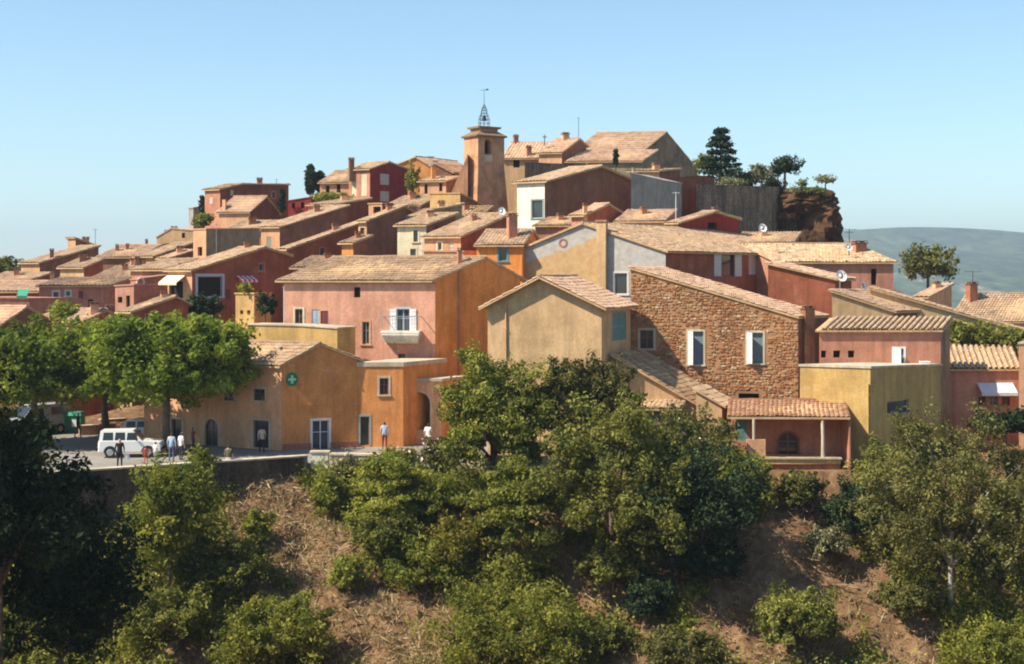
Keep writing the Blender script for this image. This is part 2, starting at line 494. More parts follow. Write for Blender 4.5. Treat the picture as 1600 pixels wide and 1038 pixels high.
hs('tan gabled house with bare upper wall behind the trees', 940, 84.5, 'A', [(940, 481), (846, 436), (762, 480)], 985, 11, 71, 'tan', 'tan', 'salmon', h=9, nm='gabled_house', ov=0.4, og=0.5,
   win=[('B', 957, 488, 978, 532, 'shut', 'teal')], pipe=[('A', 791, 470, 560, 'tan')])
hs('house of rough brown rubble stone with two pale shuttered windows', 1247, 90, 'A', [(1247, 498), (985, 421)], M(4.0), 11, 50, 'mortar', 'brown', 'salmon', h=7.5, nm='stone_house', ov=0.1, og=0.12,
   win=[('A', 1076, 518, 1099, 570, 'perp', 'coping'), ('A', 1168, 520, 1192, 568, 'perp', 'coping'), ('A', 1154, 615, 1186, 629, 'dark', 'mortar'), ('A', 1000, 516, 1021, 545, 'glass', 'coping')],
   chim=[(1262, 478, 17, 70, 0.6, 'brown')])
hs('lean-to with brown sloping tiles against the foot of the stone house', 1084, 85.5, 'A', [(1084, 630), (963, 560)], M(4.5), 3, 62, 'tan', 'tan', 'brown', h=3.4, og=0.25)
hs('small crumbling shed roof over the bushes below the lean-to', 1062, 84, 'A', front(641, 630, 84, 1.6, 1.6, 75), 985, 2, 75, 'olive', 'olive', 'tan', h=2.5)
hs('tiny tiled outhouse at the left end of the porch roof', 1128, 84.5, 'A', [(1128, 634), (1088, 611)], M(1.8), 8, 60, 'tan', 'brown', 'tan', h=2.5)
hs('yellow cube-shaped house with a single small window on its shaded side', 1360, 82, 'B', [(1360, 576), (1470, 572)], 1250, 27, 46, 'yellow', 'yellow', 'flat', h=5.5, nm='cube_house', cop=0.14,
   win=[('B', 1386, 626, 1420, 648, 'blue', 'yellow')], pipe=[('A', 1357, 600, 700, 'yellow')])
hs('pink terrace house with pale ridged tile roof above the yellow cube house', 1470, 88.5, 'B', front(518, 501, 88.5, 3.0, 3.0, 62), 1280, 0, 62, 'rose', 'stone', 'none', h=8, nm='terrace_house', tiles='big', ov=0.25,
   win=[('A', 1283, 548, 1291, 559, 'dark', 'rose'), ('A', 1302, 548, 1313, 559, 'dark', 'rose'), ('A', 1325, 548, 1335, 559, 'dark', 'rose'), ('A', 1397, 545, 1412, 578, 'perp', 'whitepaint')])
hs('shaded pink house with ridged tiles and a pale roller awning at the right', 1592, 92, 'A', front(578, 546, 92, 3.2, 3.2, 80), 1470, -3, 80, 'rose', 'rose', 'none', h=6.5, nm='awning_house', tiles='big', ov=0.2,
   win=[('A', 1528, 620, 1540, 634, 'glass', 'rose'), ('A', 1546, 620, 1559, 634, 'glass', 'rose'), ('A', 1565, 620, 1578, 634, 'glass', 'rose')])
hs('orange house end wall cut by the right picture edge', 1720, 89, 'A', [(1720, 535), (1592, 538)], M(5), 3, 60, 'peach', 'peach', 'flat', h=6.5)
hs('low pink house with terracotta porch roof above the ravine', 1320, 82, 'A', front(640, 630, 82, 1.5, 3.5, 80), 1142, 2, 80, 'rose', 'rose', 'terra', h=3.2, nm='porch_house', ov=2.3,
   win=[('A', 1150, 657, 1167, 689, 'shut', 'teal'), ('A', 1217, 676, 1246, 716, 'archdoor', 'brown')])
hs('red side house with rising tiled edge behind the stone house roof', 1305, 97.5, 'A', [(1305, 438), (1200, 414)], M(3), 6, 55, 'red', 'red', 'salmon', h=8)
hs('olive-tan wall with pink sloping roof beside two satellite dishes', 1396, 95.5, 'A', [(1396, 488), (1300, 457)], M(5.5), 0, 48, 'tan', 'brown', 'salmon', h=7)
hs('long low wall with tiled coping running down to the right edge', 1660, 98.5, 'A', [(1660, 536), (1360, 453)], M(1.6), -2, 60, 'tan', 'tan', 'tan', h=5)
hs('broad tiled house roof with a red chimney at the far right', 1700, 118, 'A', front(503, 462, 118, 4.5, 9, 55), 1486, 0, 55, 'tan', 'tan', 'tan', h=6, chim=[(1518, 441, 14, 26, 2.8, 'brick')])
hs('small orange cabin with sloping tile roof beside the lone tree', 1450, 126, 'B', [(1450, 466), (1487, 446)], 1428, 20, 46, 'peach', 'peach', 'salmon', h=4.5)
hs('dark red house with wide tan roof and chimney below the cliff', 1396, 112, 'A', front(411, 384, 112, 4.6, 8, 118), 1215, -2, 118, 'rose', 'rose', 'tan', h=7, win=[('A', 1361, 420, 1370, 445, 'dark', 'rose')], chim=[(1341, 377, 20, 22, 2.4, 'brick')])
hs('big house with grey and ochre gable, tall flue and long red side wall', 1040, 104, 'A', [(1040, 394), (912, 351), (811, 393)], 1245, 20, 50, 'greyochre', 'red', 'tan', h=9, nm='big_roof_house', og=0.2, cornice=True,
   win=[('B', 1126, 398, 1147, 432, 'open', 'paleshut'), ('B', 1170, 399, 1191, 429, 'shut', 'paleshut'), ('A', 960, 427, 980, 460, 'glass', 'paleshut')])
# --- second rows, centre
hs('small orange house with teal window and pink chimney behind the orange gable', 816, 107, 'A', front(384, 362, 107, 3, 6, 75), 745, 6, 75, 'orange', 'orange', 'tan', h=6, win=[('A', 779, 385, 792, 408, 'glass', 'teal')], chim=[(800, 334, 14, 30, 1.6, 'rose')])
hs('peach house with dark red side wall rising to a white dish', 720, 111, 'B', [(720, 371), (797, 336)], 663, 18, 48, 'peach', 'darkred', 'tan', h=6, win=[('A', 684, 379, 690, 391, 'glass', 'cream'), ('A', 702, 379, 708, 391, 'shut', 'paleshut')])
hs('low peach ledge house in front of the dark red side wall', 724, 108, 'A', [(724, 394), (662, 394)], M(3), 5, 60, 'peach', 'peach', 'flat', h=4)
hs('narrow cream house with pale facade among red neighbours', 666, 113.5, 'B', [(666, 353), (712, 336)], 621, 14, 46, 'cream', 'brown', 'tan', h=7, win=[('A', 646, 360, 653, 378, 'glass', 'cream'), ('A', 641, 389, 650, 403, 'glass', 'cream')])
hs('brown-walled house with dark roof band behind the cream house', 634, 121, 'B', [(634, 347), (676, 330), (722, 321)], 622, 30, 48, 'tan', 'olive', 'tan', h=6)
hs('crimson gabled house wedged above the cream house', 615, 127, 'B', [(615, 338), (633, 326), (664, 342)], 606, 30, 46, 'rose', 'darkred', 'tan', h=6)
hs('small pinkish dormer block with one square window', 597, 131, 'B', [(597, 319), (613, 319)], 576, 20, 48, 'peach', 'brown', 'flat', h=5, win=[('A', 583, 323, 595, 338, 'dark', 'peach')])
hs('tall brown-red house with slim framed window on its sunny edge', 573, 118, 'B', [(573, 347), (634, 323)], 560, 35, 47, 'peach', 'brown', 'tan', h=7, win=[('A', 563, 356, 570, 388, 'glass', 'peach')])
hs('tiny orange lean-to house below the tall brown-red house', 552, 113, 'B', [(552, 381), (578, 371)], 534, 20, 47, 'pharm', 'brown', 'tan', h=4)
hs('long bright red house with roof edge climbing to the right', 449, 121, 'B', [(449, 391), (564, 350)], 438, 30, 45, 'peach', 'red', 'tan', h=7, win=[('B', 500, 388, 507, 400, 'glass', 'rose'), ('A', 441, 404, 446, 416, 'dark', 'peach')])
hs('narrow tiled shed roof peeking over the pink house ridge', 541, 105, 'A', front(420, 404, 105, 3, 3, 70), 458, 4, 70, 'rose', 'rose', 'tan', h=5)
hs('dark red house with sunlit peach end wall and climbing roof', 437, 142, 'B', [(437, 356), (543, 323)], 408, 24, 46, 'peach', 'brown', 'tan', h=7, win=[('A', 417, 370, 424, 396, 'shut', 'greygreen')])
hs('maroon house below the roof garden', 522, 149, 'B', [(522, 321), (578, 312)], 482, 20, 46, 'peach', 'darkred', 'tan', h=6)
hs('brown gable house with white end wall below the church', 851, 125, 'B', [(851, 285), (936, 262), (987, 284)], 808, 34, 47, 'white', 'brown', 'tan', h=7, nm='white_end_house', og=0.4, win=[('A', 831, 313, 848, 341, 'glass', 'greygreen')])
hs('blank grey wall house beside the brown gable', 1038, 128, 'A', [(1038, 284), (986, 272)], M(4), -45, 60, 'grey', 'grey', 'flat', h=6)
hs('sunlit tan house with shallow roof above the grey wall', 1030, 140, 'B', [(1030, 269), (1062, 266)], 984, 8, 46, 'tan', 'brown', 'tan', h=5, win=[('A', 997, 270, 1003, 284, 'dark', 'tan')])
hs('dark plum wall house at the foot of the church', 1092, 134, 'A', [(1092, 276), (1036, 282)], M(4), -42, 60, 'darkred', 'darkred', 'flat', h=5)
hs('small pink gable house in front of the brown gable', 912, 116, 'B', [(912, 338), (950, 321), (987, 346)], 893, 30, 48, 'rose', 'red', 'salmon', h=4.5, chim=[(914, 318, 6, 26, 0.2, 'peach')])
hs('low salmon shed roof beside the pink gable house', 1037, 117.5, 'A', front(347, 331, 117.5, 3, 3, 65), 963, 3, 65, 'rose', 'rose', 'salmon', h=4)
hs('small vivid red house with dark window above the big tan roof', 1060, 116, 'B', [(1060, 350), (1116, 333), (1154, 344)], 1044, 25, 43, 'red', 'crimson', 'salmon', h=4.5, win=[('B', 1106, 348, 1120, 358, 'dark', 'crimson')])
# --- church hill
hs('tan roofed priory wing left of the church with two chimneys', 852, 160, 'A', front(248, 225, 160, 4, 8, 75), 786, 2, 75, 'tan', 'tan', 'salmon', h=6, win=[('A', 802, 250, 812, 262, 'dark', 'tan')], chim=[(806, 211, 7, 22, 4, 'brick'), (826, 228, 8, 24, 0.6, 'rose')])
hs('orange chapel with low gable beside the church nave', 878, 157, 'B', [(878, 239), (905, 219), (916, 229)], 842, 14, 47, 'peach', 'brown', 'salmon', h=5)
hs('stone church with long tan roof on the hilltop', 1006, 166, 'B', [(1006, 236), (1040, 208), (1090, 268)], 898, 10, 46, 'peach', 'stone', 'salmon', h=7, nm='church', cat='church')
hs('church side aisle with lower tan roof and dark olive wall', 1003, 156, 'A', front(253, 237, 156, 4, 4, 60), 886, 4, 60, 'olive', 'olive', 'salmon', h=6, cat='church', nm='church_aisle', chim=[])
hs('dark rubble wall below the church chapel', 893, 149, 'A', [(893, 258), (858, 257), (820, 255)], M(2), -44, 60, 'rampart', 'rampart', 'flat', h=5, cat='wall', nm='rubble_wall', copm='rampart')
hs('grey rampart wall running to the cliff', 1216, 140, 'A', [(1216, 294), (1088, 290)], M(3), -44, 60, 'rampart', 'rampart', 'flat', h=7, cat='wall', nm='rampart_wall', copm='rampart')
hs('orange retaining wall at the foot of the bell tower', 719, 142, 'B', [(719, 303), (786, 338)], 672, 12, 44, 'ochre', 'brown', 'flat', h=5, cat='wall', nm='retaining_wall')
# --- upper left
hs('peach house with two windows beside the crimson house', 546, 163, 'A', front(286, 269, 163, 3.5, 7, 65), 500, 4, 65, 'peach', 'peach', 'tan', h=5, win=[('A', 509, 290, 515, 302, 'dark', 'peach'), ('A', 526, 288, 532, 301, 'dark', 'peach')])
hs('crimson house with pale shutters and sunny pink side', 578, 158, 'B', [(578, 265), (607, 255), (637, 266)], 545, 30, 46, 'rose', 'crimson', 'tan', h=6, win=[('A', 549, 272, 557, 306, 'shut', 'cream'), ('A', 564, 271, 573, 306, 'shut', 'cream'), ('B', 594, 272, 608, 289, 'shut', 'paleshut'), ('B', 594, 299, 608, 315, 'shut', 'paleshut')], chim=[(549, 247, 8, 20, 1.0, 'brown')])
hs('tan gabled house on the skyline behind the crimson house', 690, 170, 'A', [(690, 271), (650, 247), (610, 263)], M(8), 4, 55, 'pharm', 'tan', 'salmon', h=5)
hs('orange house with chimney just left of the bell tower', 697, 152, 'B', [(697, 284), (716, 278)], 656, 12, 46, 'peach', 'brown', 'tan', h=5, win=[('A', 663, 288, 668, 303, 'dark', 'peach'), ('A', 686, 286, 691, 299, 'dark', 'peach')], chim=[(677, 258, 6, 22, 1.0, 'pharm')])
hs('small dark-roofed house behind the chimney house', 706, 161, 'A', [(706, 270), (681, 257)], M(5), 5, 55, 'brown', 'brown', 'terra', h=5, chim=[(680, 252, 8, 12, 1.0, 'grey')])
hs('big dark red house with flat roofline at the upper left', 344, 165, 'B', [(344, 297), (378, 289), (451, 290)], 320, 30, 46, 'rose', 'darkred', 'brown', h=7, win=[('B', 360, 297, 365, 306, 'shut', 'paleshut'), ('B', 425, 300, 430, 310, 'glass', 'rose'), ('A', 327, 308, 332, 318, 'shut', 'paleshut')])
hs('grey slim house end at the left tip of the hilltop', 302, 168, 'B', [(302, 326), (322, 322)], 295, 40, 46, 'grey', 'grey', 'flat', h=6)
hs('peach cottage with gabled tan roof before the big dark red house', 391, 159, 'B', [(391, 331), (416, 309), (436, 333)], 342, 12, 47, 'peach', 'darkred', 'salmon', h=5, win=[('A', 347, 312, 352, 332, 'shut', 'cream')])
hs('low crimson house left of the cypresses', 486, 162, 'A', [(486, 309), (450, 315)], M(4), 2, 55, 'crimson', 'crimson', 'flat', h=5, win=[('A', 456, 317, 461, 326, 'dark', 'crimson'), ('A', 470, 316, 475, 326, 'dark', 'crimson')])
hs('olive-brown cube house with flat terrace roof', 322, 136, 'B', [(322, 359), (406, 358)], 302, 30, 46, 'peach', 'olive', 'flat', h=7, win=[('A', 309, 386, 316, 400, 'dark', 'peach')])
hs('red house with cream awning, dark glazed loggia and long climbing roof', 300, 112, 'B', [(300, 424), (412, 389), (452, 401)], 262, 24, 46, 'peach', 'red', 'tan', h=7.5, nm='loggia_house', win=[('B', 352, 452, 360, 468, 'shut', 'redwood'), ('B', 405, 412, 412, 424, 'glass', 'rose'), ('B', 309, 432, 347, 464, 'loggia', 'bluewhite'), ('A', 264, 440, 286, 466, 'dark', 'peach')])
hs('orange pillar-like terrace wall below a striped awning', 397, 107, 'A', [(397, 460), (368, 460)], M(2), 24, 60, 'ochre', 'ochre', 'flat', h=6, win=[('A', 375, 485, 380, 491, 'dark', 'ochre'), ('A', 386, 485, 391, 491, 'dark', 'ochre')])
# --- far left cluster
hs('house with long dark red side and pink end at the left skyline', 62, 150, 'B', [(62, 412), (154, 386)], 33, 22, 46, 'peach', 'brown', 'tan', h=6, chim=[(81, 389, 6, 18, 1.2, 'brick')])
hs('small skyline attic block behind the long dark red side', 118, 164, 'B', [(118, 374), (151, 386)], 106, 24, 46, 'peach', 'brown', 'brown', h=5, win=[('B', 128, 383, 134, 391, 'dark', 'brown')])
hs('orange cottage with climbing tan roof in the left cluster', 131, 140, 'B', [(131, 419), (161, 406)], 94, 20, 46, 'tan', 'red', 'tan', h=5)
hs('low house with plain tan roof slope in the left cluster', 209, 137, 'A', front(438, 419, 137, 4, 4, 70), 141, 2, 70, 'rose', 'rose', 'tan', h=5)
hs('peach-roofed house near the left skyline', 213, 150, 'A', front(403, 385, 150, 4, 8, 65), 152, 2, 65, 'brown', 'brown', 'salmon', h=5, chim=[(183, 382, 5, 10, 2, 'brick'), (199, 381, 5, 10, 2.4, 'brick')])
hs('flat red wall house under a thin chimney', 264, 155, 'A', [(264, 382), (206, 386)], M(5), -20, 55, 'red', 'red', 'flat', h=5, chim=[(229, 374, 4, 14, 1, 'brown')])
hs('dark red house with sunny end and twin chimneys', 240, 142, 'B', [(240, 402), (302, 381)], 212, 22, 46, 'peach', 'darkred', 'tan', h=6, chim=[(214, 402, 7, 18, 0.3, 'rose'), (225, 403, 7, 18, 0.5, 'peach')])
hs('stepped tan skyline block with chimneys left of the cube house', 311, 161, 'A', [(311, 362), (268, 358), (245, 372)], M(5), 3, 55, 'tan', 'brown', 'flat', h=5, win=[('A', 284, 364, 289, 372, 'dark', 'tan')], chim=[(259, 360, 4, 12, 0.6, 'brown'), (272, 354, 9, 8, 1, 'grey')])
hs('house under a long thin tan roof strip, in shade', 256, 131, 'B', [(256, 423), (308, 407)], 204, 20, 46, 'rose', 'rose', 'tan', h=6, chim=[(283, 412, 9, 16, -2.5, 'brick')])
hs('dark plum house with round white ring on its wall', 214, 125, 'B', [(214, 438), (262, 431)], 204, 30, 46, 'rose', 'rose', 'flat', h=7)
hs('rose house with four windows under a straight eave', 171, 127, 'A', front(448, 437, 127, 3, 6, 70), 61, -22, 70, 'rose', 'rose', 'tan', h=5.5, win=[('A', 83, 456, 92, 471, 'glass', 'paleshut'), ('A', 103, 455, 110, 463, 'glass', 'paleshut'), ('A', 123, 455, 130, 466, 'shut', 'redwood'), ('A', 138, 468, 146, 481, 'dark', 'rose')], chim=[(82, 424, 6, 18, 1.5, 'rose')])
hs('long low house with patchy red roof at the left edge', 60, 129, 'A', front(457, 442, 129, 3.5, 7, 70), -40, 0, 70, 'darkred', 'darkred', 'salmon', h=4.5)
hs('pale rose terrace wall with green awning at the left edge', 46, 120, 'A', [(46, 468), (-40, 466)], M(4), -10, 60, 'rose', 'rose', 'flat', h=5)
hs('gabled house with sunny left roof low at the left edge', 4, 111, 'B', [(4, 507), (40, 482), (80, 503)], -40, 25, 45, 'rose', 'brown', 'salmon', h=5)
hs('small tiled hut before the slim pink house', 131, 109, 'B', [(131, 503), (166, 487), (196, 507)], 104, 25, 45, 'tan', 'red', 'salmon', h=5, chim=[(148, 472, 13, 22, 1, 'peach'), (172, 477, 12, 18, 2, 'brown')])
hs('slim sunlit pink house with dark openings', 209, 117, 'A', [(209, 446), (180, 448)], M(5), 8, 55, 'pink', 'rose', 'flat', h=6.5, win=[('A', 184, 464, 191, 473, 'dark', 'pink'), ('A', 197, 462, 203, 484, 'dark', 'pink')])
hs('red-walled house with long sunny roof edge above the plane trees', 206, 104, 'B', [(206, 489), (273, 466), (294, 476)], 187, 24, 45, 'tan', 'red', 'tan', h=6.5, win=[('B', 228, 492, 236, 504, 'glass', 'rose'), ('B', 258, 488, 265, 500, 'shut', 'redwood')])
# --- small roofs filling the gaps
hs('tiny tan roof between the peach-roofed and twin-chimney houses', 206, 145, 'A', front(427, 411, 145, 3.5, 3.5, 65), 170, 3, 65, 'rose', 'brown', 'tan', h=4)
hs('small brick-red house below the flat red wall', 262, 138, 'B', [(262, 405), (301, 393)], 248, 22, 46, 'peach', 'brown', 'salmon', h=4)
hs('low tiled terrace roof before the peach cottage', 407, 151, 'A', front(361, 347, 151, 3, 3, 60), 352, 2, 60, 'peach', 'brown', 'tan', h=4)
hs('little tan roof tucked behind the tall brown-red house', 603, 128.5, 'A', front(353, 341, 128.5, 3, 3, 60), 574, 2, 60, 'rose', 'brown', 'tan', h=4)
hs('dark little roof at the foot of the orange retaining wall', 748, 131, 'A', front(341, 325, 131, 3.5, 3.5, 70), 690, -6, 70, 'brown', 'brown', 'brown', h=4)
hs('pale roofed hut under the slender dark tree', 657, 147, 'A', front(322, 309, 147, 3, 3, 60), 606, 2, 60, 'peach', 'brown', 'tan', h=4)
hs('flat little roof at the far left behind the patchy red roof', 40, 143, 'A', front(441, 428, 143, 3.5, 3.5, 65), -30, 2, 65, 'rose', 'brown', 'tan', h=4)
hs('sloping brown roof beside the dark ivy', 262, 117, 'A', front(480, 464, 117, 3, 3, 60), 214, 3, 60, 'rose', 'brown', 'brown', h=4)
hs('small salmon roof above the left plane tree', 122, 115.5, 'A', front(499, 485, 115.5, 3, 3, 65), 58, 3, 65, 'rose', 'brown', 'salmon', h=4)
hs('narrow tan roof left of the small pink gable house', 897, 119.5, 'A', front(354, 342, 119.5, 3, 3, 65), 836, 3, 65, 'rose', 'brown', 'tan', h=4)
hs('long tan roof strip under the rampart wall', 1238, 119, 'A', front(381, 366, 119, 4, 4, 70), 1148, 2, 70, 'rose', 'brown', 'tan', h=4)
# --- back of the square, under the plane trees
hs('dark red house at the back of the square behind the van', 141, 106, 'A', [(141, 560), (40, 560)], M(5), -25, 60, 'darkred', 'darkred', 'flat', h=5.5, win=[('A', 96, 645, 108, 668, 'dark', 'darkred')])
hs('yellow house front behind the plane trees on the square', 186, 108, 'A', [(186, 565), (141, 565)], M(5), 10, 60, 'yellow', 'rose', 'flat', h=6)

def dirs(d):
    al, be = R(d['al']), R(d['be'])
    return Vector((-math.cos(al), math.sin(al), 0)), Vector((math.cos(be), math.sin(be), 0))
def along(C, u, px):
    k = (px - 800.0) / F
    return (k * C.y - C.x) / (u.x - k * u.y)
for d in HS:
    D = d['D']
    C = Vector((X(d['c'], D), D, 0))
    uA, uB = dirs(d)
    up, uo = (uA, uB) if d['ax'] == 'A' else (uB, uA)
    pr = d['prof']
    prof = []
    if pr[0] == 'top':
        # eave runs along face A; profile runs back along B in metres
        z0 = Z(pr[1], D)
        prof = [(p[1], z0 + p[2]) for p in pr[2]]
        d['ax'] = 'B'
        up, uo = uB, uA
    else:
        for px, py in pr:
            t = along(C, up, px)
            Dp = C.y + up.y * t
            prof.append((t, Z(py, Dp)))
        prof[0] = (0.0, prof[0][1])
    if isinstance(d['oth'], tuple): Lo = d['oth'][1]
    else: Lo = along(C, uo, d['oth'])
    d.update(C=C, uA=uA, uB=uB, P=prof, Lo=Lo)
    d['LA'], d['LB'] = (prof[-1][0], Lo) if d['ax'] == 'A' else (Lo, prof[-1][0])
    assert d['LA'] > 0.2 and d['LB'] > 0.2, (d['lab'], d['LA'], d['LB'])
    cz = min(z for _, z in prof)
    d['zg'] = cz - d['h']
    d['zb'] = d['zg'] - 4.0

# ------------------------------------------------------------------ terrain
CTRL = []
for d in HS:
    q = d['C'] + d['uA'] * d['LA'] * 0.5 + d['uB'] * d['LB'] * 0.5
    if d['D'] > 99: CTRL.append((q.x, q.y, d['zg']))
CTRL += [(-60, 190, 2), (-20, 200, 11), (0, 210, 8), (40, 195, 2), (75, 150, -12), (80, 110, -8), (-90, 120, -4), (-70, 95, -2), (60, 130, 0), (42, 105, 1.5), (34, 97, 0.5), (30, 138, 11), (24, 140, 13), (10, 165, 15), (55, 160, -6), (-55, 150, 1), (-35, 178, 11), (110, 180, -24), (-110, 170, -10), (0, 250, -6), (60, 240, -18), (-60, 250, -8)]
CT = np.array(CTRL, dtype=float)
def edge_y(x):
    return np.interp(x, [-90, -45, -24, -11.5, -4, 4, 14, 22, 32, 60, 90], [62, 68, 75.3, 82.2, 81.5, 80.0, 78.6, 79.5, 82, 84, 84])
def foot_z(x):
    return np.interp(x, [-90, -45, -26, -20, -15, -11.5, -6, 0, 10, 20, 30, 60], [-5, -5, -4.2, -2.9, -0.75, -0.35, -0.35, -0.5, -0.8, -1.4, -1.2, -2.0])
def vnoise(x, y, s, seed=0):
    # cheap smooth value noise
    xi = np.floor(x / s).astype(int); yi = np.floor(y / s).astype(int)
    fx = x / s - xi; fy = y / s - yi
    fx = fx * fx * (3 - 2 * fx); fy = fy * fy * (3 - 2 * fy)
    def hsh(a, b):
        h = (a * 374761393 + b * 668265263 + seed * 974711) & 0x7fffffff
        h = ((h ^ (h >> 13)) * 1274126177) & 0x7fffffff
        return ((h ^ (h >> 16)) & 0xffff) / 65535.0
    return (hsh(xi, yi) * (1 - fx) + hsh(xi + 1, yi) * fx) * (1 - fy) + (hsh(xi, yi + 1) * (1 - fx) + hsh(xi + 1, yi + 1) * fx) * fy - 0.5
def terrain(x, y):
    x = np.asarray(x, dtype=float); y = np.asarray(y, dtype=float)
    sh = x.shape; x = x.ravel(); y = y.ravel()
    d2 = (x[:, None] - CT[None, :, 0]) ** 2 + (y[:, None] - CT[None, :, 1]) ** 2 + 4.0
    w = d2 ** -1.6
    zh = (w * CT[None, :, 2]).sum(1) / w.sum(1)
    ye = edge_y(x)
    # square / building platform just behind the edge, hill further back
    k = np.clip((y - ye - np.where(x < -12, 24.0, 20.0)) / 8.0, 0, 1); k = k * k * (3 - 2 * k)
    z_up = -0.06 * (1 - k) + zh * k
    s = np.maximum(ye - y, 0)
    gully = np.abs(vnoise(x + 0.35 * y, y * 0.35, 2.2, 31)) * 1.5
    nz = vnoise(x, y, 5.0, 1) * 1.4 + vnoise(x, y, 2.0, 2) * 0.7 + vnoise(x, y, 0.9, 3) * 0.45 + vnoise(x, y, 0.45, 4) * 0.2 - gully + 0.3
    zf = foot_z(x) - 0.72 * s + nz * np.clip(s / 2.0, 0, 1)
    zf = np.maximum(zf, -17 + nz)
    zf = zf + 4.5 * np.exp(-((x - 4.0) / 7.0) ** 2 - ((y - 60.5) / 5.0) ** 2)     # a spur in the ravine
    # the viewer's own hillside
    zc = 9.0 - 0.028 * np.maximum(y, 0) ** 1.75 + nz * 0.4
    zf = np.maximum(zf, zc)
    z = np.where(y >= ye - 0.02, z_up, zf)
    # the hill falls away at both flanks
    fl = np.clip((np.abs(x - 2) - 75) / 60.0, 0, 1)
    z = z * (1 - fl) + (-30) * fl
    return z.reshape(sh)
def tz(x, y): return float(terrain(np.array([x]), np.array([y]))[0])
def hit(px, py, d0=30.0, d1=84.0):
    """where the view ray through a photograph pixel meets the near slope"""
    D = np.arange(d0, d1, 0.1)
    zz = terrain((px - 800) / F * D, D); rz = H + (HOR - py) / F * D
    i = np.where(zz >= rz)[0]
    Dd = D[i[0]] if len(i) else d1
    return float(Dd)

def earthmat():
    m, nt, b = newmat('ochre_earth')
    n1 = noise(nt, 0.25, 6, 0.65); n2 = noise(nt, 2.0, 6, 0.7); n3 = noise(nt, 12, 5, 0.7)
    c1 = ramp(nt, n1, [(0.3, (0.12, 0.06, 0.03)), (0.5, (0.21, 0.12, 0.062)), (0.7, (0.33, 0.21, 0.115))])
    c2 = ramp(nt, n2, [(0.35, (0.10, 0.055, 0.03)), (0.52, (0.24, 0.145, 0.078)), (0.7, (0.42, 0.29, 0.17))])
    c = mixrgb(nt, 0.5, c1, c2)
    g = ramp(nt, n3, [(0.3, 0.7), (0.7, 1.2)])
    nt.links.new(mixrgb(nt, 1.0, c, g, 'MULTIPLY'), b.inputs['Base Color'])
    b.inputs['Roughness'].default_value = 0.97
    b.inputs['Specular IOR Level'].default_value = 0.05
    bump(nt, b, n3, 0.8, 0.12)
    return m
EARTH = earthmat()
def grid_mesh(name, xs, ys, zf, mat, org=(0, 0, 0), smooth=True):
    gx, gy = np.meshgrid(xs, ys)
    gz = zf(gx, gy)
    V = np.stack([gx, gy, gz], -1).reshape(-1, 3)
    nx, ny = len(xs), len(ys)
    i = np.arange(ny - 1)[:, None] * nx + np.arange(nx - 1)[None, :]
    Fq = np.stack([i, i + 1, i + 1 + nx, i + nx], -1).reshape(-1, 4)
    return place(name, npmesh(name, V, Fq, mat, smooth=smooth))
xs = np.unique(np.concatenate([np.linspace(-140, -46, 40), np.linspace(-46, 46, 330), np.linspace(46, 140, 40)]))
ys = np.unique(np.concatenate([np.linspace(-12, 56, 50), np.linspace(56, 86, 150), np.linspace(86, 260, 90)]))
tag(grid_mesh('terrain', xs, ys, terrain, EARTH), kind='structure')

# far plain and mountains
def landmat():
    m, nt, b = newmat('wooded_land')
    n1 = noise(nt, 0.004, 6, 0.65, scl=(1, .35, 1)); n2 = noise(nt, 0.03, 6, 0.75, scl=(1, .3, 1)); n3 = noise(nt, 0.006, 6, 0.7, scl=(1, 0.3, 1))
    c = ramp(nt, n1, [(0.3, (0.035, 0.055, 0.02)), (0.55, (0.06, 0.085, 0.03)), (0.75, (0.10, 0.115, 0.05))])
    p = ramp(nt, n3, [(0.60, 0.0), (0.66, 1.0)])
    c = mixrgb(nt, p, c, (0.24, 0.22, 0.14))
    g = ramp(nt, n2, [(0.35, 0.35), (0.65, 1.6)])
    nt.links.new(mixrgb(nt, 1.0, c, g, 'MULTIPLY'), b.inputs['Base Color'])
    b.inputs['Roughness'].default_value = 1.0
    b.inputs['Specular IOR Level'].default_value = 0.0
    return m
LAND = landmat()
def plain_z(x, y):
    r = np.sqrt(x * x + y * y)
    return np.full_like(x, -45.0)
tag(grid_mesh('ground', np.linspace(-9000, 9000, 30), np.linspace(-4000, 12000, 30), plain_z, LAND), kind='structure')
def mount_z(x, y):
    t = np.clip((y - 2500) / 1700.0, 0, 1)
    top = 146 + 14 * np.sin(x / 420.0 + 0.4) + 10 * np.sin(x / 170.0) + vnoise(x, y, 600, 5) * 26
    prof = t ** 1.1
    east = np.clip((x + 300.0) / 950.0, 0, 1); east = east * east * (3 - 2 * east)
    top = -20 + (top + 20) * east
    back = np.clip((y - 4400) / 1600.0, 0, 1)
    z = -48 + (top + 48) * prof * (1 - back)
    z = z + (vnoise(x, y, 300, 6) * 60 + vnoise(x, y, 120, 7) * 28 + vnoise(x, y, 45, 8) * 9) * prof * (1 - prof) * 1.8 + vnoise(x, y, 45, 9) * 2.2 * prof
    return z
tag(grid_mesh('mountain', np.linspace(-4200, 4200, 300), np.linspace(2480, 6000, 110), mount_z, LAND), kind='structure')

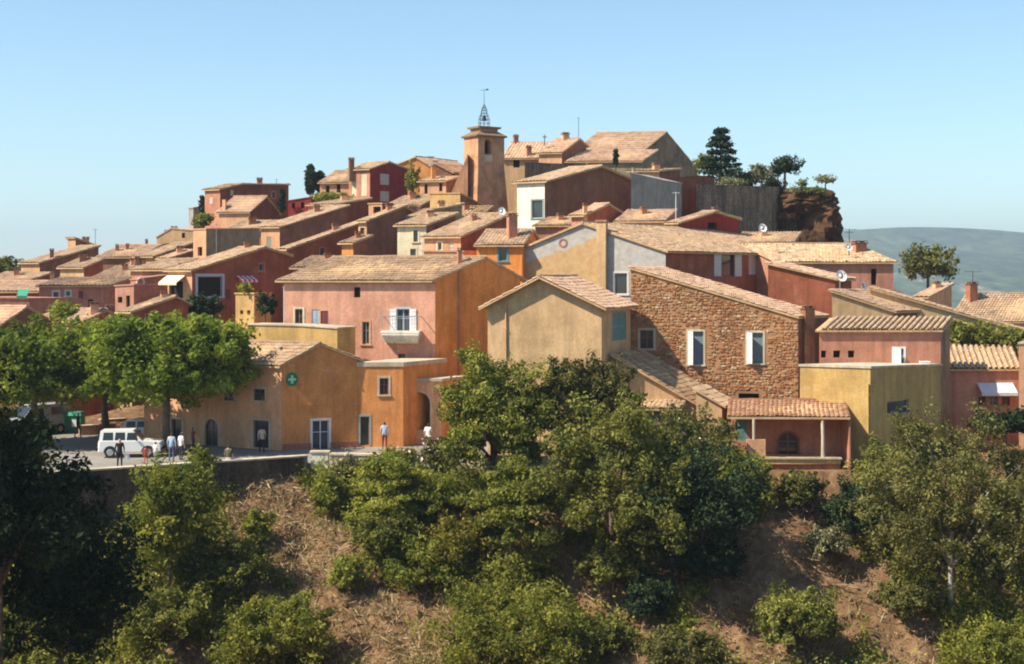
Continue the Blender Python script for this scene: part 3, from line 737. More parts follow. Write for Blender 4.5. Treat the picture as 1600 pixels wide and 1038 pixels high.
# ------------------------------------------------------------------ house builder
HOUSE = {}
def hole_poly(s0, s1, z0, z1, arch):
    if not arch: return [(s0, z0), (s1, z0), (s1, z1), (s0, z1)]
    r = (s1 - s0) / 2; cx = (s0 + s1) / 2
    rise = min(r, (z1 - z0) * 0.5)
    pts = [(s0, z0), (s1, z0)]
    for i in range(0, 9):
        t = math.pi * i / 8
        pts.append((cx + r * math.cos(t), z1 - rise + rise * math.sin(t)))
    return pts
def wall_face(mb, P0, U, outline, holes, Nin, depth):
    loops = [[Vector((s, z, 0)) for s, z in outline]] + [[Vector((s, z, 0)) for s, z in h] for h in holes]
    flat = [p for l in loops for p in l]
    tris = tessellate_polygon(loops)
    V = []
    for p in flat:
        q = P0 + U * p.x
        V.append((q.x, q.y, p.y))
    mb.add(V, [tuple(t) for t in tris])
    for h in holes:
        n = len(h)
        a = []; b = []
        for s, z in h:
            q = P0 + U * s
            a.append((q.x, q.y, z)); q2 = q + Nin * depth
            b.append((q2.x, q2.y, z))
        mb.add(a + b, [(i, (i + 1) % n, n + (i + 1) % n, n + i) for i in range(n)])

def mat_of(k):
    return S.get(k) or PL.get(k)
def make_window(par, P0, U, N, rect, style, col):
    s0, s1, z0, z1 = rect
    w = s1 - s0
    arch = style in ('arch', 'archdoor')
    # recessed pane / panel
    def pane(name, mat, dep, parent):
        poly = hole_poly(s0, s1, z0, z1, arch)
        mb = MB()
        a = []
        for s, z in poly:
            q = P0 + U * s - N * dep
            a.append((q.x, q.y, z))
        mb.add(a, [tuple(range(len(a)))])
        return mb.build(name, mat, parent)
    fr = 0.055
    frame = MB()
    if style in ('glass', 'blue', 'shop', 'open', 'balc', 'perp', 'loggia'):
        d0, d1 = -0.16, -0.11
        for a, b, c, d in ((s0, s0 + fr, z0, z1), (s1 - fr, s1, z0, z1), (s0 + fr, s1 - fr, z0, z0 + fr), (s0 + fr, s1 - fr, z1 - fr, z1)):
            frame.fbox(P0, U, N, a, b, c, d, d0, d1)
        if style not in ('blue', 'perp') and P0.y < 103:
            cm = (s0 + s1) / 2
            frame.fbox(P0, U, N, cm - 0.03, cm + 0.03, z0 + fr, z1 - fr, d0, d1)
            zc = z0 + (z1 - z0) * 0.6
            frame.fbox(P0, U, N, s0 + fr, cm - 0.03, zc - 0.02, zc + 0.02, d0, d1 - 0.004)
            frame.fbox(P0, U, N, cm + 0.03, s1 - fr, zc - 0.02, zc + 0.02, d0, d1 - 0.004)
        pick = (PL['wood'], PL['greygreen'], PL['paleshut'], PL['redwood'])[int(abs(s0 * 17 + z0 * 7)) % 4]
        fm = {'blue': PL['greygreen'], 'shop': PL['whitepaint'], 'balc': PL['bluewhite'], 'loggia': PL['bluewhite'], 'glass': mat_of(col) if col in PL else pick, 'perp': PL['teal']}.get(style, pick)
        win = frame.build('window', fm, par)
        pane('pane', PL['dark'] if style == 'loggia' else PL['slate'] if style == 'perp' else PL['blueglass'] if style in ('blue', 'shop', 'balc') else PL['glass'], 0.145, win)
    elif style == 'shut':
        # closed louvred shutters, two leaves of slats
        win = None
        mb = MB()
        cm = (s0 + s1) / 2
        for a, b in ((s0 + 0.01, cm - 0.01), (cm + 0.01, s1 - 0.01)):
            for p, q, r_, t in ((a, a + 0.05, z0, z1), (b - 0.05, b, z0, z1), (a + .05, b - .05, z0, z0 + .07), (a + .05, b - .05, z1 - .07, z1), (a + .05, b - .05, (z0 + z1) / 2 - .035, (z0 + z1) / 2 + .035)):
                mb.fbox(P0, U, N, p, q, r_, t, -0.07, -0.03)
        win = mb.build('shutter_frame', PL[col] if col in PL else S[col], par)
        n = max(4, int((z1 - z0) / 0.14))
        sm = MB()
        for a, b in ((s0 + 0.06, cm - 0.06), (cm + 0.06, s1 - 0.06)):
            if b - a < 0.05: continue
            for i in range(n):
                zz = z0 + 0.07 + (z1 - z0 - 0.14) * (i + 0.5) / n
                hh = (z1 - z0 - 0.14) / n * 0.42
                sm.fbox(P0, U, N, a, b, zz - hh, zz + hh, -0.072 + 0.0, -0.042)
        so_ = sm.build('louvres', PL[col] if col in PL else S[col], win); so_['kind'] = 'stuff'
        pane('pane', PL['dark'], 0.12, win)
    elif style == 'doorway':
        d0, d1 = -0.2, -0.12
        for a, b, c, d in ((s0, s0 + fr, z0, z1), (s1 - fr, s1, z0, z1), (s0 + fr, s1 - fr, z1 - fr, z1)):
            frame.fbox(P0, U, N, a, b, c, d, d0, d1)
        win = frame.build('door_frame', PL['wood'], par)
        pane('door', PL['glass'], 0.18, win)
    elif style == 'archdoor':
        mb = MB()
        cm = (s0 + s1) / 2
        mb.fbox(P0, U, N, cm - 0.03, cm + 0.03, z0, z1 - 0.06, -0.18, -0.13)
        mb.fbox(P0, U, N, s0 + 0.01, cm - 0.03, z0 + (z1 - z0) * .62, z0 + (z1 - z0) * .66, -0.18, -0.13)
        mb.fbox(P0, U, N, cm + 0.03, s1 - 0.01, z0 + (z1 - z0) * .62, z0 + (z1 - z0) * .66, -0.18, -0.13)
        win = mb.build('door_frame', PL['wood'], par)
        pane('door', PL['glass'], 0.17, win)
    else:  # dark opening or open archway: unlit room painted as a near-black recess
        win = pane('shade_pane', PL['dark'], 1.2 if style == 'arch' else 0.3, par)
    # surround
    if style in ('glass', 'doorway', 'archdoor', 'shop', 'arch', 'loggia', 'balc', 'perp') and col:
        sm = MB(); b = 0.13 if style != 'loggia' else 0.22
        mt = mat_of(col)
        if style in ('archdoor', 'arch'):
            r = w / 2; cx = (s0 + s1) / 2; rise = min(r, (z1 - z0) * 0.5); zc = z1 - rise
            sm.fbox(P0, U, N, s0 - b, s0, z0, zc, -0.01, 0.035); sm.fbox(P0, U, N, s1, s1 + b, z0, zc, -0.01, 0.035)
            for i in range(8):
                t0, t1 = math.pi * i / 8, math.pi * (i + 1) / 8
                def pt(t, k, n):
                    q = P0 + U * (cx + (r + k) * math.cos(t)) + N * n
                    return (q.x, q.y, zc + (rise + k) * math.sin(t))
                sm.box8([pt(t0, 0, -.01), pt(t0, b, -.01), pt(t0, b, .035), pt(t0, 0, .035), pt(t1, 0, -.01), pt(t1, b, -.01), pt(t1, b, .035), pt(t1, 0, .035)])
        else:
            sm.fbox(P0, U, N, s0 - b, s0, z0, z1 + b, -0.01, 0.03)
            sm.fbox(P0, U, N, s1, s1 + b, z0, z1 + b, -0.01, 0.03)
            sm.fbox(P0, U, N, s0, s1, z1, z1 + b, -0.01, 0.03)
            if style in ('glass', 'perp', 'loggia'): sm.fbox(P0, U, N, s0 - b - .03, s1 + b + .03, z0 - 0.1, z0, -0.02, 0.09)
        if mt: sm.build('surround', mt, win)
    if style in ('open', 'balc'):
        for k, (a, b) in enumerate(((s0 - w * 0.52, s0 - 0.02), (s1 + 0.02, s1 + w * 0.52))):
            mb = MB(); mb.fbox(P0, U, N, a, b, z0, z1, 0.035, 0.075)
            for i in range(6):
                zz = z0 + (z1 - z0) * (i + 0.5) / 6
                mb.fbox(P0, U, N, a + 0.05, b - 0.05, zz - 0.05, zz + 0.05, 0.075, 0.088)
            mb.build('shutter', PL['whitepaint'] if style == 'balc' else PL['paleshut'], win)
    if style == 'perp':
        # leaves standing straight out from the wall: the screen-left jamb is s1 on face A
        # (a leaf half swung to, catching the sun)
        a0 = P0 + U * (s1 + 0.01) + N * 0.03; dv = (U * -0.62 + N * 0.78).normalized(); nv = Vector((dv.y, -dv.x, 0))
        mb = MB(); mb.fbox(a0, dv, nv, 0, 0.52, z0, z1, -0.02, 0.02)
        for i in range(7):
            zz = z0 + (z1 - z0) * (i + .5) / 7
            mb.fbox(a0, dv, nv, 0.05, 0.47, zz - .05, zz + .05, 0.02, 0.032)
        mb.build('shutter', PL['whitepaint'], win)
    return win

def chimney(par, px, pt, wpx, hpx, dD, mk, D):
    Dc = D + dD
    w = wpx / F * Dc; hh = hpx / F * Dc
    x = X(px, Dc); z1 = Z(pt, Dc); z0 = z1 - hh - 1.2
    if wpx < 6: w = max(w, 0.28)
    mb = MB(); mb.box((x, Dc, (z0 + z1 - 0.12) / 2), (w, w * 0.85, z1 - 0.12 - z0), 0.35)
    c = mb.build('chimney', S[mk], par)
    cp = MB(); cp.box((x, Dc, z1 - 0.16), (w * 1.22, w * 1.05, 0.08), 0.35)
    for sx in (-1, 1):
        for sy in (-1, 1):
            cp.box((x + sx * w * .3, Dc + sy * w * .25, z1 - 0.075), (w * .2, w * .2, 0.09), 0.35)
    cp.box((x, Dc, z1), (w * 1.15, w, 0.06), 0.35)
    cp.build('chimney_cap', T['terra'] if mk != 'grey' else S['grey'], c)

def build_house(d):
    C, uA, uB, LA, LB, P, ax = d['C'], d['uA'], d['uB'], d['LA'], d['LB'], d['P'], d['ax']
    al, be = R(d['al']), R(d['be'])
    NA = Vector((-math.sin(al), -math.cos(al), 0)); NB = Vector((math.sin(be), -math.cos(be), 0))
    zb = d['zb']
    root = empty(d.get('nm', 'village_house'), (C.x, C.y, zb))
    tag(root, d['lab'], d.get('cat', 'house'), 'houses of the hill village' if d.get('cat', 'house') == 'house' else None)
    HOUSE[d['lab']] = (root, d)
    up, L_up = (uA, LA) if ax == 'A' else (uB, LB)
    prof_out = [(0, zb)] + [(L_up, zb)] + [(t, z) for t, z in reversed(P)]
    z0, z1 = P[0][1], P[-1][1]
    faceA = prof_out if ax == 'A' else [(0, zb), (LA, zb), (LA, z0), (0, z0)]
    faceB = prof_out if ax == 'B' else [(0, zb), (LB, zb), (LB, z0), (0, z0)]
    backA = prof_out if ax == 'A' else [(0, zb), (LA, zb), (LA, z1), (0, z1)]
    backB = prof_out if ax == 'B' else [(0, zb), (LB, zb), (LB, z1), (0, z1)]
    hA, hB = [], []
    wins = []
    for wdw in d.get('win', []):
        f, x0, y0, x1, y1, style, col = wdw
        U, N = (uA, NA) if f == 'A' else (uB, NB)
        sa, sb = along(C, U, x0), along(C, U, x1)
        s0, s1 = min(sa, sb), max(sa, sb)
        Dm = C.y + U.y * (s0 + s1) / 2
        zt, zbm = Z(y0, Dm), Z(y1, Dm)
        arch = style in ('arch', 'archdoor')
        (hA if f == 'A' else hB).append(hole_poly(s0, s1, zbm, zt, arch))
        wins.append((U, N, (s0, s1, zbm, zt), style, col))
    dep = 0.32
    same = d['wa'] == d['wb']
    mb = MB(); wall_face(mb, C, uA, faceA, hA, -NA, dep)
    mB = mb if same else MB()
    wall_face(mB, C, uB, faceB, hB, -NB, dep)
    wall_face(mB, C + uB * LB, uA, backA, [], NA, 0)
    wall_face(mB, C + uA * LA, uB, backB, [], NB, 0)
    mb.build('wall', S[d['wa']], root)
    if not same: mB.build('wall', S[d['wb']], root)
    for U, N, rect, style, col in wins:
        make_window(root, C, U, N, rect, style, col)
    # roof
    uo, Lo = (uB, LB) if ax == 'A' else (uA, LA)
    far = d['D'] > 120
    if d['roof'] == 'flat':
        th = d.get('cop', 0.12)
        rb = MB()
        e = 0.07
        for (t0, a0), (t1, a1) in zip(P[:-1], P[1:]):
            t0e = t0 - e if t0 == P[0][0] else t0; t1e = t1 + e if t1 == P[-1][0] else t1
            pts = []
            for dz in (0.004, th):
                for t, z, o in ((t0e, a0, -e), (t1e, a1, -e), (t1e, a1, Lo + e), (t0e, a0, Lo + e)):
                    q = C + up * t + uo * o
                    pts.append((q.x, q.y, z + dz))
            rb.box8(pts)
        cm = d.get('copm') or {'yellow': 'coping', 'pharm': 'coping', 'darkstone': 'darkstone', 'grey': 'grey', 'olive': 'olive'}.get(d['wa'], 'coping' if d['D'] < 100 else d['wa'])
        rb.build('coping', S[cm], root)
    else:
        ov, og = d.get('ov', 0.28), d.get('og', 0.18)
        slab = MB()
        surf = []
        n = len(P) - 1
        for i, ((t0, a0), (t1, a1)) in enumerate(zip(P[:-1], P[1:])):
            sl_ = (a1 - a0) / (t1 - t0)
            t0e, a0e, t1e, a1e = t0, a0, t1, a1
            if i == 0:
                o = ov if a1 >= a0 else og
                t0e, a0e = t0 - o, a0 - sl_ * o
            if i == n - 1:
                o = ov if a1 < a0 else og
                t1e, a1e = t1 + o, a1 + sl_ * o
            pts = []
            for dz in (0.012, 0.13):
                for t, z, o in ((t0e, a0e, -og), (t1e, a1e, -og), (t1e, a1e, Lo + og), (t0e, a0e, Lo + og)):
                    q = C + up * t + uo * o
                    pts.append((q.x, q.y, z + dz))
            slab.box8(pts)
            lo, hi = ((t0e, a0e), (t1e, a1e)) if a1 >= a0 else ((t1e, a1e), (t0e, a0e))
            Pl = C + up * lo[0] - uo * og; Pl.z = lo[1] + 0.14
            Ph = C + up * hi[0] - uo * og; Ph.z = hi[1] + 0.14
            surf.append((Pl, uo, Lo + 2 * og, Ph - Pl))
        rf = slab.build('roof', S['tan'], root)
        if d['roof'] != 'none':
            w, cr = (0.27, 0.42) if not far else (0.36, 0.55)
            for k, (Pl, E, Le, SV) in enumerate(surf):
                V, Fq, tt = tile_surface(Pl - WORG[root.name], E, Le, SV, w, cr, seed=hash(d['lab']) % 0 if False else (int(d['c']) * 7 + k))
                o = place('roof_tiles', npmesh('roof_tiles', V, Fq, T[d['roof']], tint=tt), rf)
                o['kind'] = 'stuff'
            # ridge cap
            for i in range(1, n):
                if P[i][1] > P[i - 1][1] and P[i][1] > P[i + 1][1]:
                    q0 = C + up * P[i][0] - uo * og; q1 = C + up * P[i][0] + uo * (Lo + og)
                    q0.z = q1.z = P[i][1] + 0.16
                    m = MB(); k = max(2, int((q1 - q0).length / 0.45))
                    pts = [q0.lerp(q1, j / k) + Vector((0, 0, random.uniform(-.015, .02))) for j in range(k + 1)]
                    m.tube(pts, [0.12 + random.uniform(-.015, .02) for _ in pts], 6)
                    ro = m.build('ridge_tiles', T[d['roof']], rf); ro['kind'] = 'stuff'
        elif d.get('tiles') == 'big':
            big_tiles(rf, *surf[0])
        if d.get('cornice') and ax == 'B':
            cb = MB()
            for k, (zz, nn) in enumerate(((0.02, 0.12), (0.14, 0.20))):
                cb.fbox(C, uA, NA, 0.0, LA, z0 - 0.24 + zz, z0 - 0.24 + zz + 0.1, 0.003, nn)
            cb.build('cornice', T['tan'], root)
    if 'chim' not in d and d['D'] > 103 and d.get('cat', 'house') == 'house' and d['roof'] != 'flat':
        q_ = C + up * (P[-1][0] * .7) + uo * (Lo * .6); zz_ = float(np.interp(P[-1][0] * .7, [p[0] for p in P], [p[1] for p in P]))
        pxc = 800 + q_.x / q_.y * F; pyc = HOR + (H - zz_) / q_.y * F
        chimney(root, pxc, pyc - 12, 8 + (d['c'] % 4), 14, q_.y - d['D'], ('brick', 'rose', 'peach', 'brown')[int(d['c']) % 4], d['D'])
    for ch in d.get('chim', []):
        chimney(root, *ch, d['D'])
    for f, px, y0, y1, mk in d.get('pipe', []):
        U, N = (uA, NA) if f == 'A' else (uB, NB)
        s = along(C, U, px); Dm = C.y + U.y * s
        q = C + U * s + N * 0.07
        m = MB(); m.tube([(q.x, q.y, Z(y1, Dm)), (q.x, q.y, (Z(y0, Dm) + Z(y1, Dm)) / 2), (q.x, q.y, Z(y0, Dm))], 0.06, 8)
        for j in range(3):
            zz = Z(y1, Dm) + (Z(y0, Dm) - Z(y1, Dm)) * (j + .5) / 3
            m.fbox(C + U * s, U, N, -0.08, 0.08, zz - .03, zz + .03, -0.01, 0.14)
        m.build('drainpipe', S[mk], root)
    return root

_tile = []
def tile_proto():
    if _tile: return _tile
    for v in range(4):
        rng = random.Random(v)
        n = 6; L = 0.50
        V = []; Fa = []
        for k, (y, r) in enumerate(((0, 0.125), (L, 0.10))):
            for j in range(n + 1):
                t = math.pi * j / n
                V.append((math.cos(t) * r, y, math.sin(t) * r * 0.85))
            for j in range(n + 1):
                t = math.pi * j / n
                V.append((math.cos(t) * (r - .018), y, math.sin(t) * (r - .018) * 0.85))
        m = n + 1
        for j in range(n):
            Fa.append((j, j + 1, 2 * m + j + 1, 2 * m + j))
            Fa.append((m + j, 3 * m + j, 3 * m + j + 1, m + j + 1))
            Fa.append((j, m + j, m + j + 1, j + 1))
        me = bpy.data.meshes.new('tile'); me.from_pydata(V, [], Fa); me.update()
        a = me.attributes.new('tint', 'FLOAT', 'FACE'); a.data.foreach_set('value', [(0.95, 0.75, 0.6, 1.05)[v]] * len(Fa))
        me.materials.append(T['tan']); _tile.append(me)
    return _tile
def big_tiles(rf, Pl, E, Le, SV):
    protos = tile_proto()
    Sd = SV.normalized(); Nn = E.cross(Sd).normalized()
    if Nn.z < 0: Nn = -Nn
    Ex = Sd.cross(Nn).normalized()
    rot = Matrix((Ex, Sd, Nn)).transposed()
    org = WORG[rf.name]
    w = 0.385; nc = int(Le / w); nr = int(SV.length / 0.42)
    base = MB()
    a = [Pl, Pl + E * Le, Pl + E * Le + SV, Pl + SV]
    # the under-tiles: shallow channels in one sheet
    V, Fq, tt = tile_surface(Pl - org - E * (w * 0.5) * 0 + Nn * 0.0, E, nc * w, SV, w, 0.42, lift=-0.05, seed=3)
    o = place('under_tiles', npmesh('under_tiles', V, Fq, T['brown'], tint=tt * 0.4), rf); o['kind'] = 'stuff'
    rng = random.Random(5)
    for c in range(nc):
        for r in range(nr):
            p = Pl + E * (c + 0.5) * w + Sd * (r * 0.42) + Nn * (0.045 + 0.012 * rng.random() + 0.01)
            o = bpy.data.objects.new('tile', protos[rng.choice((0, 0, 1, 2, 3))]); link(o)
            o.parent = rf
            M4 = (rot.to_4x4() @ Matrix.Rotation(rng.uniform(-.03, .03), 4, 'Z'))
            o.matrix_local = Matrix.Translation(p - org) @ M4

for d in HS: build_house(d)
def house_by(word):
    for k, v in HOUSE.items():
        if k.startswith(word): return v
    raise KeyError(word)

# ------------------------------------------------------------------ rubble stones of the stone house
def face_xy(d, f, px, py, n=0.0):
    U = d['uA'] if f == 'A' else d['uB']
    a = R(d['al'] if f == 'A' else d['be'])
    N = Vector((-math.sin(a), -math.cos(a), 0)) if f == 'A' else Vector((math.sin(a), -math.cos(a), 0))
    s = along(d['C'], U, px); Dm = d['C'].y + U.y * s
    q = d['C'] + U * s + N * n
    return Vector((q.x, q.y, Z(py, Dm))), U, N, s
def stonemat():
    m, nt, b = newmat('rubble_stone')
    oi = nd(nt, 'ShaderNodeAttribute'); oi.attribute_name = 'tint'
    inf = nd(nt, 'ShaderNodeObjectInfo')
    ad = nd(nt, 'ShaderNodeMath', operation='ADD'); nt.links.new(oi.outputs['Fac'], ad.inputs[0]); nt.links.new(inf.outputs['Random'], ad.inputs[1])
    fr = nd(nt, 'ShaderNodeMath', operation='FRACT'); nt.links.new(ad.outputs[0], fr.inputs[0])
    c = ramp(nt, fr.outputs[0], [(0.0, (0.20, 0.09, 0.045)), (0.25, (0.37, 0.155, 0.065)), (0.5, (0.35, 0.185, 0.09)), (0.75, (0.43, 0.24, 0.115)), (0.93, (0.43, 0.30, 0.18)), (1.0, (0.52, 0.42, 0.29))])
    g = ramp(nt, noise(nt, 9, 4, 0.7), [(0.3, 0.75), (0.7, 1.15)])
    nt.links.new(mixrgb(nt, 1.0, c, g, 'MULTIPLY'), b.inputs['Base Color'])
    b.inputs['Roughness'].default_value = 0.95; b.inputs['Specular IOR Level'].default_value = 0.1
    bump(nt, b, noise(nt, 22, 4, 0.7), 0.5, 0.02)
    return m
RUB = stonemat()
def rubble():
    root, d = house_by('house of rough brown rubble')
    C, U = d['C'], d['uA']; a = R(d['al']); N = Vector((-math.sin(a), -math.cos(a), 0))
    LA = d['LA']; P = d['P']; org = WORG[root.name]
    holes = []
    for (f, x0, y0, x1, y1, sty, col) in d['win']:
        sa, sb = along(C, U, x0), along(C, U, x1); s0, s1 = min(sa, sb), max(sa, sb)
        Dm = C.y + U.y * (s0 + s1) / 2
        holes.append((s0 - 0.16, s1 + 0.16, Z(y1, Dm) - 0.14, Z(y0, Dm) + 0.16))
    rng = random.Random(3)
    stones = []
    z = Z(640, 90)
    topmax = max(p[1] for p in P)
    while z < topmax:
        hh = rng.uniform(0.11, 0.22)
        s = rng.uniform(-0.1, 0.1)
        while s < LA:
            w = rng.uniform(0.13, 0.38)
            zz = z + rng.uniform(-0.05, 0.05); h2 = hh * rng.uniform(0.7, 1.15)
            s0, s1 = max(s, 0.02), min(s + w, LA - 0.02)
            ztop = min(np.interp(s0, [p[0] for p in P], [p[1] for p in P]), np.interp(s1, [p[0] for p in P], [p[1] for p in P])) - 0.04
            if s1 - s0 > 0.1 and zz + h2 < ztop and not any(s1 > h[0] and s0 < h[1] and zz + h2 > h[2] and zz < h[3] for h in holes) and rng.random() < 0.86:
                stones.append((s0 + 0.012, s1 - 0.012, zz + 0.012, zz + h2 - 0.012))
            s += w
        z += hh
    def mesh_pts(w, h, seed):
        r = random.Random(seed)
        n = 7
        outer = []; inner = []
        for i in range(n):
            t = 2 * math.pi * (i + r.uniform(-.25, .25)) / n
            cx, cy = math.cos(t), math.sin(t)
            k = 1 / max(abs(cx), abs(cy)) ** 0.75
            outer.append((cx * k * w / 2, 0.0, cy * k * h / 2))
            inner.append((cx * k * w / 2 * 0.74, r.uniform(0.015, 0.06), cy * k * h / 2 * 0.72))
        V = outer + inner
        Fa = [(i, (i + 1) % n, n + (i + 1) % n, n + i) for i in range(n)] + [tuple(range(n, 2 * n))]
        return V, Fa
    protos = []
    for k in range(10):
        V, Fa = mesh_pts(1, 1, k)
        me = bpy.data.meshes.new('stone'); me.from_pydata(V, [], Fa); me.update()
        at = me.attributes.new('tint', 'FLOAT', 'FACE'); at.data.foreach_set('value', [k / 10] * len(Fa))
        me.materials.append(RUB); protos.append(me)
    stones.sort(key=lambda q: -(q[1] - q[0]) * (q[3] - q[2]))
    M0 = Matrix((U, N, Vector((0, 0, 1)))).transposed().to_4x4()
    for i, (s0, s1, z0, z1) in enumerate(stones[:300]):
        o = bpy.data.objects.new('stone', protos[i % 10]); link(o); o.parent = root
        q = C + U * (s0 + s1) / 2; q = Vector((q.x, q.y, (z0 + z1) / 2)) + N * 0.002
        o.matrix_local = Matrix.Translation(q - org) @ M0 @ Matrix.Diagonal((s1 - s0, rng.uniform(.7, 1.3), z1 - z0, 1))
    mb = MB(); tint = []
    for i, (s0, s1, z0, z1) in enumerate(stones[300:]):
        V, Fa = mesh_pts(s1 - s0, z1 - z0, i + 50)
        q = C + U * (s0 + s1) / 2 + N * 0.002
        mb.add([q + U * v[0] + N * v[1] + Vector((0, 0, (z0 + z1) / 2 + v[2])) for v in V], Fa); tint += [rng.random()] * len(Fa)
    o = mb.build('stonework', RUB, root, kind='stuff')
    at = o.data.attributes.new('tint', 'FLOAT', 'FACE'); at.data.foreach_set('value', tint)
rubble()

# ------------------------------------------------------------------ house extras
def extras():
    # balcony of the pink house
    root, d = house_by('large pink house')
    q, U, N, s = face_xy(d, 'A', 630, 517)
    _, _, _, sL = face_xy(d, 'A', 599, 517); _, _, _, sR = face_xy(d, 'A', 659, 517)
    C = d['C']; z = Z(517, 95)
    mb = MB()
    # slab with a curved belly
    prev = None
    for i in range(6):
        t0, t1 = i / 6, (i + 1) / 6
        n0 = 0.95 * math.cos(t0 * math.pi / 2) ** 0.7
        mb.fbox(C, U, N, sR + 0.25 * t0, sL - 0.25 * t0, z - 0.85 * t1, z - 0.85 * t0, 0.004, n0)
    b = mb.build('balcony', S['white'], root)
    rl = MB()
    rl.fbox(C, U, N, sR, sL, z + 0.95, z + 1.0, 0.88, 0.93)
    for sx in (sR, sL - 0.04): rl.fbox(C, U, N, sx, sx + 0.04, z + 0.95, z + 1.0, 0.01, 0.88)
    n = 16
    for i in range(n + 1):
        a = sR + (sL - sR - 0.03) * i / n
        rl.fbox(C, U, N, a, a + 0.022, z, z + 0.95, 0.895, 0.917)
    rl.build('railing', PL['metal'], b)
    # yellow terrace: white post and green shrub stand elsewhere
    # tall flue of the big roof house
    root, d = house_by('big house with grey')
    q, U, N, s = face_xy(d, 'A', 942, 400)
    mb = MB(); mb.fbox(d['C'], U, N, s - 0.36, s + 0.36, Z(560, 106), Z(347, 105.5), -0.1, 0.5)
    f = mb.build('flue', S['tan'], root)
    mb = MB(); mb.fbox(d['C'], U, N, s - 0.44, s + 0.44, Z(347, 105.5), Z(344, 105.5), -0.18, 0.58); mb.build('flue_cap', S['brick'], f)
    q, U, N, s = face_xy(d, 'A', 880, 380)
    # pitted patches left by lost render on the gable: a ring of a walled-up round window
    mb = MB()
    for i in range(10):
        t0, t1 = 2 * math.pi * i / 10, 2 * math.pi * (i + 1) / 10
        def pt(t, r, n):
            p = d['C'] + U * (s + r * math.cos(t)) + N * n
            return (p.x, p.y, q.z + r * math.sin(t))
        mb.box8([pt(t0, .22, -.01), pt(t0, .36, -.01), pt(t0, .36, .03), pt(t0, .22, .03), pt(t1, .22, -.01), pt(t1, .36, -.01), pt(t1, .36, .03), pt(t1, .22, .03)])
    mb.build('round_window', S['brick'], root)
    # porch
    root, d = house_by('low pink house')
    zf = Z(717, 79.9)
    fl = MB(); fl.box8([(X(1166, 80), 79.7, zf - 0.28), (X(1312, 80), 79.75, zf - 0.28), (X(1312, 80), 82, zf - 0.28), (X(1166, 80), 82, zf - 0.28), (X(1166, 80), 79.7, zf), (X(1312, 80), 79.75, zf), (X(1312, 80), 82, zf), (X(1166, 80), 82, zf)])
    pf = fl.build('porch_floor', S['ochre'], root)
    b2 = MB(); b2.box((X(1240, 80), 79.72, zf + 0.05), (X(1312, 80) - X(1166, 80), 0.16, 0.1)); b2.build('kerb', S['coping'], pf)
    ps = MB(); ps.tube([(X(1286, 79.9), 79.9, zf), (X(1286, 79.9), 79.9, zf + 1.2), (X(1285, 79.9), 79.9, Z(657, 79.9))], [0.12, 0.10, 0.10], 8)
    ps.build('post', S['coping'], root)
    ps = MB(); ps.tube([(X(1178, 79.9), 79.9, zf), (X(1178, 79.9), 79.9, Z(655, 79.9))], 0.09, 8); ps.build('post', S['coping'], root)
    pw = MB(); pw.box((X(1181, 79.9), 79.85, zf + 0.55), (1.05, 0.18, 1.1)); pw.build('parapet', S['peach'], root)
    sd = MB(); sd.box8([(X(1314, 81.9), 79.9, -0.5), (X(1316, 81.9), 79.9, -0.5), (X(1316, 81.9), 82, -0.5), (X(1314, 81.9), 82, -0.5), (X(1314, 81.9), 79.9, Z(661, 79.9)), (X(1316, 81.9), 79.9, Z(661, 79.9)), (X(1316, 81.9), 82, Z(645, 82)), (X(1314, 81.9), 82, Z(645, 82))]); sd.build('side_wall', S['rose'], root)
    pr = MB(); pr.box8([(X(1150, 80), 79.9, -6), (X(1312, 80), 79.9, -6), (X(1312, 80), 82, -6), (X(1150, 80), 82, -6), (X(1150, 80), 79.9, zf - .29), (X(1312, 80), 79.9, zf - .29), (X(1312, 80), 82, zf - .29), (X(1150, 80), 82, zf - .29)]); pr.build('plinth', S['brick'], root)
    # awning of the right pink house
    root, d = house_by('shaded pink house')
    q, U, N, _ = face_xy(d, 'A', 1526, 598); _, _, _, s0 = face_xy(d, 'A', 1582, 598); _, _, _, s1 = face_xy(d, 'A', 1526, 598)
    def aw(C, U, N, s0, s1, z1, z0, out, mat, par, name='awning'):
        mb = MB()
        def pt(s, n, z):
            p = C + U * s + N * n
            return (p.x, p.y, z)
        mb.box8([pt(s0, .02, z1 - .03), pt(s1, .02, z1 - .03), pt(s1, out, z0 - .03), pt(s0, out, z0 - .03), pt(s0, .02, z1), pt(s1, .02, z1), pt(s1, out, z0), pt(s0, out, z0)])
        mb.fbox(C, U, N, s0, s1, z0 - 0.2, z0 - 0.032, out - 0.03, out)
        return mb.build(name, mat, par)
    aw(d['C'], U, N, s0, s1, Z(598, 92), Z(612, 92), 0.9, PL['awngrey'], root)
    # cream awning + loggia house
    root, d = house_by('red house with cream awning')
    q, U, N, s1 = face_xy(d, 'A', 262, 430); _, _, _, s0 = face_xy(d, 'A', 290, 430)
    aw(d['C'], U, N, s0, s1, q.z, q.z - 0.6, 1.2, PL['awncream'], root)
    # striped awning on the orange pillar house
    q, U, N, s0 = face_xy(d, 'B', 366, 431); _, _, _, s1 = face_xy(d, 'B', 397, 431)
    n = 9
    for i in range(n):
        a, b = s0 + (s1 - s0) * i / n, s0 + (s1 - s0) * (i + 1) / n
        aw(d['C'], U, N, a, b - 0.005, q.z, q.z - 0.35, 0.8, PL['awnred'] if i % 2 == 0 else PL['whitepaint'], root, 'awning_stripe')
    # green awning
    root, d = house_by('pale rose terrace wall')
    q, U, N, s1 = face_xy(d, 'A', 30, 454); _, _, _, s0 = face_xy(d, 'A', 46, 454)
    aw(d['C'], U, N, s0, s1, q.z + .1, q.z - 0.45, 1.3, PL['awngreen'], root)
    # ring on plum house
    root, d = house_by('dark plum house')
